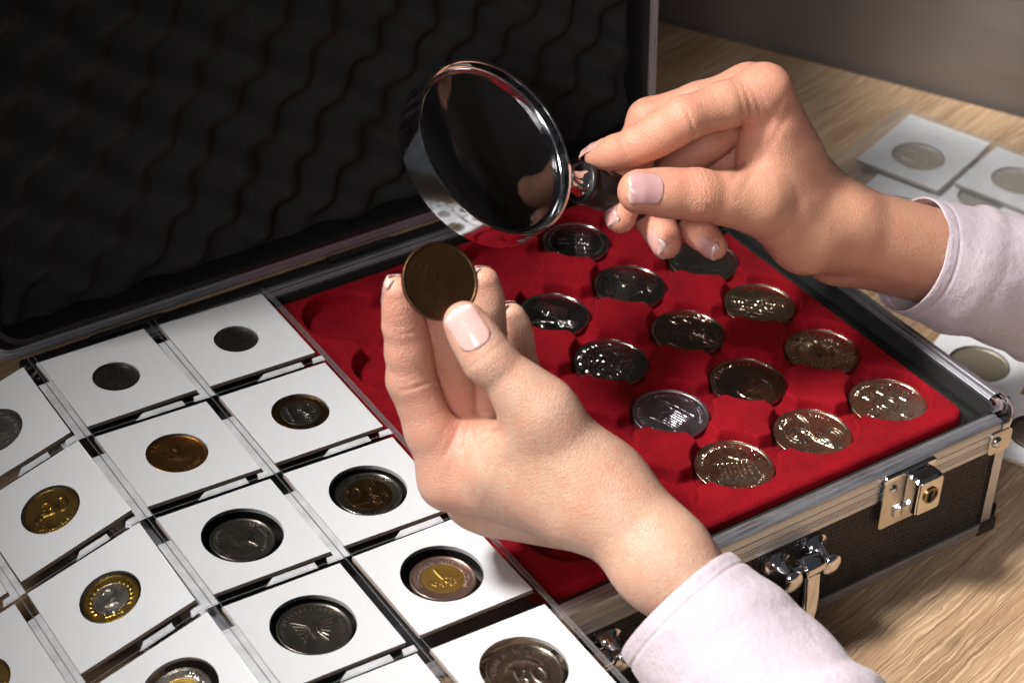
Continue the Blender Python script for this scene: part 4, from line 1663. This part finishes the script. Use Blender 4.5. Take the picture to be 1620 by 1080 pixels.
def crease(H, c, t, side, wd=0.8, dep=0.6, R_=9.0):
    H.creases.append((np.asarray(c, float), nrm(t), nrm(side), wd, dep, R_))


def nail(H, base_obj, org, a, tip, dors, halfw, start, length, over, tint=(0.56, 0.29, 0.255), white=(0.64, 0.44, 0.38)):
    """curved plate laid on the fingertip. a->tip is the distal bone; start = distance of the cuticle before the tip"""
    t = nrm(tip - a)
    n_ = nrm(dors - t * (dors @ t))
    b = np.cross(t, n_)
    nu, nv = 17, 22
    rows, col = [], []
    uu = np.linspace(-1, 1, nu)
    prevrow = None
    for j in range(nv):
        s = j / (nv - 1)
        L = s * (length + over)
        x = -start + L
        wfac = 1.0
        if s < 0.25:
            wfac = math.sqrt(max(0.02, 1 - ((0.25 - s) / 0.25) ** 2 * 0.94))
        if s > 0.82:
            wfac = math.sqrt(max(0.05, 1 - ((s - 0.82) / 0.18) ** 2 * 0.88))
        pts_ = tip + t * x + np.outer(uu * halfw * wfac, b) + n_ * 14.0
        if x <= 3.0 or len(rows) < 4:
            q = H.trace(pts_, -n_)
            dep = np.clip((pts_ - q) @ n_, 0, 14.0 - 0.25 * halfw)
            q = pts_ - n_ * dep[:, None] + n_ * (0.32 * min(1, s / 0.08) + 0.05)
            rows.append(q)
        else:
            st = rows[-1] - rows[-2]
            sl_ = float(np.clip((st @ n_).mean(), -0.20, 0.05)) - 0.012
            cur = rows[-1] + t * ((length + over) / (nv - 1)) + n_ * sl_
            lat = (cur - tip) @ b
            cur = cur + np.outer((uu * halfw * wfac - lat), b)
            rows.append(cur)
        fr = np.clip((L - length * 1.0 + 0.9 * uu ** 2) / 0.8, 0, 1)
        lun = np.clip(1 - s / 0.16, 0, 1)
        c = np.outer(1 - fr, tint) + np.outer(fr, white)
        c = c * (1 - 0.25 * lun) + np.array((0.84, 0.62, 0.57)) * 0.25 * lun
        col.append(c)
    Vt = np.concatenate(rows)
    Ct = np.concatenate(col)
    # thickness
    Vb = Vt - n_ * 0.75
    V = np.concatenate([Vt, Vb]) - org
    N = nu * nv
    Fc = []
    for j in range(nv - 1):
        for i in range(nu - 1):
            a0 = j * nu + i
            Fc.append((a0, a0 + 1, a0 + nu + 1, a0 + nu))
            Fc.append((N + a0, N + a0 + nu, N + a0 + nu + 1, N + a0 + 1))
    ring = [i for i in range(nu)] + [j * nu + nu - 1 for j in range(1, nv)] + [(nv - 1) * nu + i for i in range(nu - 2, -1, -1)] + [j * nu for j in range(nv - 2, 0, -1)]
    for q in range(len(ring)):
        q2 = (q + 1) % len(ring)
        Fc.append((ring[q2], ring[q], N + ring[q], N + ring[q2]))
    o = mobj('nail', V, Fc, NAIL, base_obj, None, True, col=np.concatenate([Ct, Ct]))
    return o


def skin_colour(V, base, spots):
    c = np.tile(np.array(base), (len(V), 1))
    for p, r, colr, a in spots:
        d = np.linalg.norm(V - p, axis=1)
        f = (a * np.exp(-(d / r) ** 2))[:, None]
        c = c * (1 - f) + np.array(colr) * f
    return c


def sleeve(name, parent, org, path, radii, seed, hem=True, squash=None, over=0.0):
    """cloth tube: outer skin, rolled hem, inner skin"""
    rng = np.random.default_rng(seed)
    path = [np.asarray(q, float) for q in path]
    # resample
    cum = np.concatenate([[0], np.cumsum([np.linalg.norm(b - a) for a, b in zip(path[:-1], path[1:])])])
    L = cum[-1]
    ns, na = 150, 110
    ss = np.linspace(0, 1, ns) ** 1.6 * L
    cen = np.stack([np.interp(ss, cum, [q[i] for q in path]) for i in range(3)], -1)
    rad = np.interp(ss, cum, radii)
    for _ in range(6):
        cen[1:-1] = (cen[:-2] + 2 * cen[1:-1] + cen[2:]) / 4
    ph = rng.random(20) * 6.28
    rows_o, rows_i = [], []
    ref = squash[0] if squash else np.array([0, 0, 1.0])
    for i in range(ns):
        t = nrm(cen[min(i + 1, ns - 1)] - cen[max(i - 1, 0)])
        x = nrm(ref - t * (ref @ t))
        y = np.cross(t, x)
        a = np.linspace(0, 2 * math.pi, na, endpoint=False)
        s = ss[i]
        wob = 0.0
        g = min(1.0, s / 45.0)
        for q in range(7):
            fr = (1 + q % 4)
            wob = wob + (0.22 + 1.3 * g) / (1 + 0.4 * q) * np.sin(fr * a + ph[q] + s * (0.035 + 0.022 * q) * (1 if q % 2 else -1)) * 0.55
        # soft folds past the cuff
        fold = 2.8 * g * np.maximum(0, np.sin(s * 0.13 + 1.7 * np.sin(a + ph[8]) + ph[9])) ** 2
        r = rad[i] + wob + fold
        if hem:
            r = r + 0.2 * math.exp(-((s - 1.2) / 1.4) ** 2) - 0.5 * math.exp(-((s - 5.6) / 0.6) ** 2)
        k1 = squash[1] if squash else 1.0
        P_ = cen[i] + np.outer(r * np.cos(a) * k1, x) + np.outer(r * np.sin(a), y)
        Q_ = cen[i] + np.outer((r - 0.9) * np.cos(a) * k1, x) + np.outer((r - 0.9) * np.sin(a), y)
        rows_o.append(P_)
        rows_i.append(Q_)
    t0 = nrm(cen[1] - cen[0])
    lip = (rows_o[0] + rows_i[0]) / 2 - t0 * 0.55
    loops = rows_o[::-1] + [lip] + rows_i
    mb = MB()
    mb.loft([[tuple(q - org) for q in Lp] for Lp in loops], True, True, False)
    o = mobj(name, mb.V, mb.F, CLOTH, parent)
    return o


SKINBASE = (0.575, 0.375, 0.272)
RED = (0.62, 0.20, 0.14)
PINK = (0.70, 0.30, 0.235)
PALE = (0.64, 0.435, 0.30)

# ---------------- the hand that holds the coin
DL = -25.0


def Q(px, py, D):
    return P(px, py, D + DL)


HL = Hand()
wr, wu = Q(1046, 884, 848), Q(1062, 900, 876)
ar, au = Q(1215, 1075, 836), Q(1225, 1085, 856)
cmc, tm, ti, tt = Q(944, 757, 850), Q(859, 651, 840), Q(772, 567, 834), Q(735, 510, 833)
I = [Q(711, 758, 872), Q(650, 600, 860), Q(638, 512, 850), Q(630, 461, 843)]
Mf = [Q(752, 786, 889), Q(712, 600, 874), Q(699, 522, 862), Q(693, 455, 851)]
Rf = [Q(782, 800, 897), Q(757, 640, 882), Q(770, 530, 877), Q(766, 446, 871)]
Pf = [Q(832, 803, 919), Q(832, 655, 910), Q(818, 550, 901), Q(810, 500, 896)]
cr, cm_, cri, cu_ = Q(972, 806, 858), Q(992, 818, 870), Q(1000, 832, 882), Q(1010, 845, 892)
PALMDIR = V3(0.85, 0.25, -0.35)
HL.palm = [
    (cr, I[0], 13.0, 11.2), (cm_, Mf[0], 13.0, 11.2), (cri, Rf[0], 12.5, 10.8), (cu_, Pf[0], 12.0, 10.0),
    (wr, cr, 15.4, 14.0), (wu, cu_, 16.0, 13.5), (wr, ar, 15.6, 15.0), (wu, au, 16.5, 15.0),
    (cmc, tm, 13.4, 10.0), (wr, cmc, 15.4, 13.6),
    (Q(745, 722, 872), Q(880, 705, 856), 9.5, 12.5),          # web of the thumb
    (Q(800, 735, 868), Q(950, 770, 858), 12.0, 14.0),
    (Q(728, 702, 868), Q(752, 705, 872), 8.0, 7.5),
    (Q(790, 730, 890), Q(860, 740, 900), 11.0, 10.0),
    (Q(832, 692, 848), Q(958, 800, 851), 11.0, 14.6),
    (Q(795, 740, 857), Q(905, 800, 855), 11.0, 13.6),
]
HL.kp = 9.0
finger(HL, [tm, ti, tt], [9.7, 8.8, 7.5], V3(-0.1, 0.3, -1.0), 3.5, 12.0)
finger(HL, I, [10.3, 8.6, 7.2, 5.5], PALMDIR, 3.0, 5.0)
finger(HL, Mf, [10.4, 8.6, 7.4, 5.8], PALMDIR, 3.0, 5.0)
finger(HL, Rf, [10.2, 8.4, 7.1, 5.6], PALMDIR, 3.0, 5.0)
finger(HL, Pf, [9.2, 7.3, 6.2, 5.0], PALMDIR, 3.0, 5.0)
for J in (I, Mf, Rf):
    for k_, w_, d_ in ((1, 0.8, 0.48), (2, 0.7, 0.32)):
        t_ = nrm(J[k_ + 1] - J[k_ - 1])
        crease(HL, J[k_], t_, V3(0.8, 0, 0.55), w_, d_, 9)
        crease(HL, J[k_] + t_ * 2.6, t_, V3(0.8, 0, 0.55), 0.5, d_ * 0.45, 9)
# thumb knuckle wrinkles
tdir = nrm(ti - tt)
for o_, d_ in ((-1.8, .28), (-0.4, .34), (1.0, .34), (2.3, .28), (3.6, .18)):
    crease(HL, ti + tdir * o_, nrm(tdir + 0.12 * V3(0, 1, 0)), V3(-0.2, 0.2, 1), 0.55, d_, 8)
# folds where the bent index meets the palm
for px_, py_, a_, d_ in ((722, 684, -0.5, 0.7), (738, 690, -0.2, 0.6), (756, 690, 0.1, 0.6), (775, 688, 0.3, 0.5)):
    crease(HL, Q(px_, py_, 862), V3(1.0, a_, 0), V3(0, .3, 1), 0.8, d_, 8)
crease(HL, Q(768, 690, 858), V3(0.42, -0.91, 0), V3(0, 0.2, 1), 1.3, 1.5, 10)
crease(HL, Q(742, 676, 860), V3(0.75, -0.66, 0), V3(0, 0.2, 1), 1.0, 0.9, 7)
VL, QL = HL.mesh(0.85)
LO = wr.copy()
LO[2] -= 18
spots = [(I[3], 12, RED, .5), (I[2], 15, PINK, .7), (I[1], 15, RED, .5), ((I[0] + I[1]) / 2, 14, PINK, .45), (Mf[2], 10, RED, .40), (Mf[1], 12, RED, .5), (Rf[1], 12, RED, .5), (Rf[3], 10, RED, .4),
         (tt, 10, PINK, .5), (ti, 8, RED, .22), (Q(735, 685, 862), 14, RED, .5), (Q(700, 800, 872), 14, RED, .42), (Q(968, 690, 850), 9, RED, .4), (Q(905, 625, 842), 9, RED, .25),
         (Q(860, 770, 845), 30, PALE, .45), (Q(1060, 860, 836), 22, PALE, .35), (Q(700, 660, 868), 10, RED, .35)]
hand1 = mobj('hand', VL - LO, QL, SKIN, None, LO, True, col=skin_colour(VL, SKINBASE, spots))
tag(hand1, 'left hand in pale pink cuff, raised thumb and fingers pinching a dark bronze coin', 'hand')
nail(HL, hand1, LO, ti, tt, V3(-0.22, 0.34, 0.92), 6.0, 9.8, 14.0, 1.6, (0.68, 0.42, 0.375), (0.84, 0.74, 0.69))
for J, hw in ((I, 4.7), (Mf, 5.0), (Rf, 4.8), (Pf, 4.2)):
    nail(HL, hand1, LO, J[2], J[3], V3(-0.80, 0.05, -0.62), hw, 5.0, 9.0, 1.6)
sl = [Q(1072, 956, 852), Q(1150, 1040, 845), Q(1250, 1150, 834), Q(1420, 1330, 812), Q(1640, 1560, 786)]
sleeve('shirt_sleeve', hand1, LO, sl, [27.0, 31.0, 34.0, 38, 42], 3, True, (V3(0.7, 0.7, 0), 1.0))

# held coin
cn = V3(0.36, 0.18, 1.0)
CC = Q(695.5, 445, 838)
Mc = frame(CC - cn * 1.0, cn, RT)
coin('held_coin', 'large dark bronze coin pinched between thumb and fingers', 'penny', 14.0, 2.2, 'penny', 77, Mc, None, 0.11, reeded=False)

# ---------------- the hand that holds the magnifier
HR = Hand()
Q = P
wr, wu = Q(1322, 356, 985), Q(1330, 382, 1006)
ar, au = Q(1510, 405, 1014), Q(1510, 425, 1032)
cmc, tm, ti, tt = Q(1275, 372, 972), Q(1198, 320, 948), Q(1101, 308, 934), Q(1012, 303, 926)
I = [Q(1208, 146, 945), Q(1082, 188, 928), Q(1006, 231, 937), Q(946, 247, 948)]
Mf = [Q(1186, 144, 962), Q(1027, 190, 962), Q(988, 275, 964), Q(982, 345, 954)]
Rf = [Q(1180, 172, 980), Q(1070, 262, 980), Q(1032, 342, 970), Q(1054, 386, 957)]
Pf = [Q(1192, 216, 998), Q(1115, 290, 992), Q(1085, 350, 978), Q(1130, 390, 964)]
cr, cm_, cri, cu_ = Q(1288, 318, 982), Q(1292, 318, 994), Q(1294, 335, 1004), Q(1296, 350, 1012)
HR.palm = [
    (cr, I[0], 13.5, 11.0), (cm_, Mf[0], 13.0, 11.0), (cri, Rf[0], 12.5, 10.4), (cu_, Pf[0], 12.0, 9.8),
    (wr, cr, 17.5, 14.0), (wu, cu_, 17.0, 14.0), (wr, ar, 18.0, 18.0), (wu, au, 17.5, 18.0),
    (cmc, tm, 15.0, 11.2), (wr, cmc, 16.0, 14.0),
    (Q(1215, 215, 952), Q(1238, 318, 962), 10.5, 13.0),
    (Q(1200, 250, 955), Q(1212, 300, 955), 8.5, 9.5),
    (Q(1240, 250, 965), Q(1270, 340, 975), 12.0, 13.0),
]
HR.kp = 8.0
finger(HR, [tm, ti, tt], [11.6, 10.4, 9.0], V3(0, 0.2, -1.0), 3.5, 9.0)
finger(HR, I, [10.8, 8.9, 7.6, 5.7], V3(0.2, -1, -0.1), 3.0, 6.0)
finger(HR, Mf, [10.8, 8.9, 7.8, 6.4], V3(0.7, -0.6, 0.2), 3.0, 5.0)
finger(HR, Rf, [10.2, 8.4, 7.6, 6.2], V3(0.6, -0.2, 0.5), 3.0, 5.0)
finger(HR, Pf, [9.2, 7.5, 6.8, 5.7], V3(0.5, 0.3, 0.5), 3.0, 5.0)
for J, sd in ((I, V3(0.2, -0.9, 0.5)),):
    for k_, d_ in ((1, .6), (2, .5)):
        t_ = nrm(J[k_ + 1] - J[k_ - 1])
        crease(HR, J[k_], t_, sd, 0.8, d_, 9)
tdir = nrm(ti - tt)
for o_, d_ in ((-3.4, .25), (-1.6, .40), (0.3, .62), (2.2, .45), (4.0, .28)):
    crease(HR, ti + tdir * o_, nrm(tdir + 0.1 * V3(0, 1, 0)), V3(0, 0.2, 1), 0.5, d_, 8)
# stretched folds on the inner side of the index knuckle
for px_, py_, a_, d_ in ((1172, 178, 0.28, 0.8), (1188, 185, 0.34, 0.9), (1205, 190, 0.42, 0.9), (1222, 200, 0.5, 0.7)):
    crease(HR, Q(px_, py_, 940), V3(1.0, a_, 0), V3(0.0, -0.3, 1), 1.2, d_ * 0.75, 10)
for px_, py_, d_ in ((1196, 222, 0.45), (1216, 232, 0.5)):
    crease(HR, Q(px_, py_, 944), V3(0.85, -0.53, 0), V3(0.0, 0.0, 1), 1.5, d_, 15)
VR, QR = HR.mesh(0.85)
RO = wr.copy()
RO[2] -= 20
spots = [(I[0], 16, RED, .45), (I[1], 12, RED, .38), (I[2], 10, RED, .40), (I[3], 10, RED, .45), (Mf[1], 12, RED, .45), (Mf[3], 12, RED, .5), (Rf[3], 12, RED, .5), (Pf[3], 12, RED, .5),
         (ti, 12, RED, .62), (tt, 13, RED, .5), (tm, 9, PALE, .3), (Q(1150, 250, 955), 18, RED, .4), (Q(1240, 400, 965), 16, RED, .3), (Q(1190, 190, 940), 12, PINK, .5)]
hand2 = mobj('hand', VR - RO, QR, SKIN, None, RO, True, col=skin_colour(VR, (0.605, 0.315, 0.205), spots))
tag(hand2, 'right hand in pale pink cuff gripping the black magnifier handle', 'hand')
nail(HR, hand2, RO, ti, tt, V3(-0.1, 0.12, 1.0), 6.5, 6.6, 13.2, 0.9, (0.50, 0.285, 0.275), (0.62, 0.46, 0.37))
nail(HR, hand2, RO, I[2], I[3], V3(-0.45, 0.75, -0.35), 5.6, 5.0, 9.5, 3.0)
nail(HR, hand2, RO, Mf[2], Mf[3], V3(-0.9, 0.0, 0.35), 5.2, 6.0, 10, 1.2)
nail(HR, hand2, RO, Rf[2], Rf[3], V3(-0.75, -0.55, 0.65), 5.0, 6.0, 10, 1.4)
nail(HR, hand2, RO, Pf[2], Pf[3], V3(-0.25, -0.55, 0.85), 4.5, 5.6, 9.5, 1.2)
sl = [Q(1441, 403, 1012), Q(1530, 430, 1026), Q(1640, 450, 1046), Q(1850, 500, 1075), Q(2100, 560, 1100)]
sleeve('shirt_sleeve', hand2, RO, sl, [26.0, 29.0, 31.0, 36, 40], 11, True, (V3(0, 1, 0.2), 1.0))

# ------------------------------------------------------------------ magnifier
LC = P(786, 231, 913)
ax = V3(0.66, -(-0.36), 0.68)                    # lens axis, toward the viewer side
ax = V3(0.85 * 0.72, 0.50 * 0.72, 0.69)
hdir = V3(0.78, -0.19, -0.56)
hdir = nrm(hdir - ax * (hdir @ ax))
mag = thing('magnifying_glass', 'round magnifying glass with chrome rim and black handle held over the tray', 'magnifying glass')
ML = frame(LC, ax, hdir)                         # z = axis, x = toward the handle
place(mag, ML)
RI, RO_ = 36.9, 38.4
mb = MB()
mb.lathe([(RI, -13.2), (RO_ - 0.4, -13.4), (RO_, -13.0), (RO_, -0.5), (RO_ - 0.2, 0.0), (RI + 0.3, 0.0), (RI, -0.3), (RI, -3.6), (RI - 0.5, -3.9), (RI - 0.7, -4.4), (RI - 0.5, -5.0), (RI, -5.2), (RI, -13.2)], 128)
rim_ = mobj('rim', mb.V, mb.F, SCRATCHED, mag)
sharp(rim_, 40)
mb = MB()
prof = []
nz_ = 14
for k_ in range(nz_):
    r = 0.05 + (RI - 0.3 - 0.05) * k_ / (nz_ - 1)
    prof.append((r, -4.4 + 3.2 * (1 - (r / RI) ** 2)))
for k_ in range(nz_ - 1, -1, -1):
    r = 0.05 + (RI - 0.3 - 0.05) * k_ / (nz_ - 1)
    prof.append((r, -6.2 - 3.2 * (1 - (r / RI) ** 2)))
mb.lathe(prof, 96, None, True, True)
fixn(mobj('lens', mb.V, mb.F, GLASS, mag))
HM = frame((RO_ - 0.6, 0, -6.6), (1, 0, 0), (0, 0, 1))
mb = MB()
mb.lathe([(6.2, -0.2), (6.4, 1.0), (5.0, 2.2), (4.4, 5.0), (4.8, 8.0), (5.8, 10.8), (6.6, 11.6)], 40, HM)
mobj('ferrule', mb.V, mb.F, CHROME, mag)
mb = MB()
mb.lathe([(5.4, 11.0), (8.2, 10.8), (8.9, 11.6), (8.9, 13.6), (8.0, 14.4), (7.8, 15.0), (8.5, 16.2), (8.6, 22), (8.0, 40), (7.9, 60), (8.4, 76), (8.0, 84), (6.0, 89), (2.5, 91), (0.05, 91.4)], 40, HM, False, True)
mobj('handle', mb.V, mb.F, RUBBER, mag)
mb = MB()
mb.box((RO_ - 2.0, -5, -10.5), (RO_ + 0.6, 5, -2.8), 0.5)
mobj('clasp', mb.V, mb.F, CHROME, mag, smooth=False)
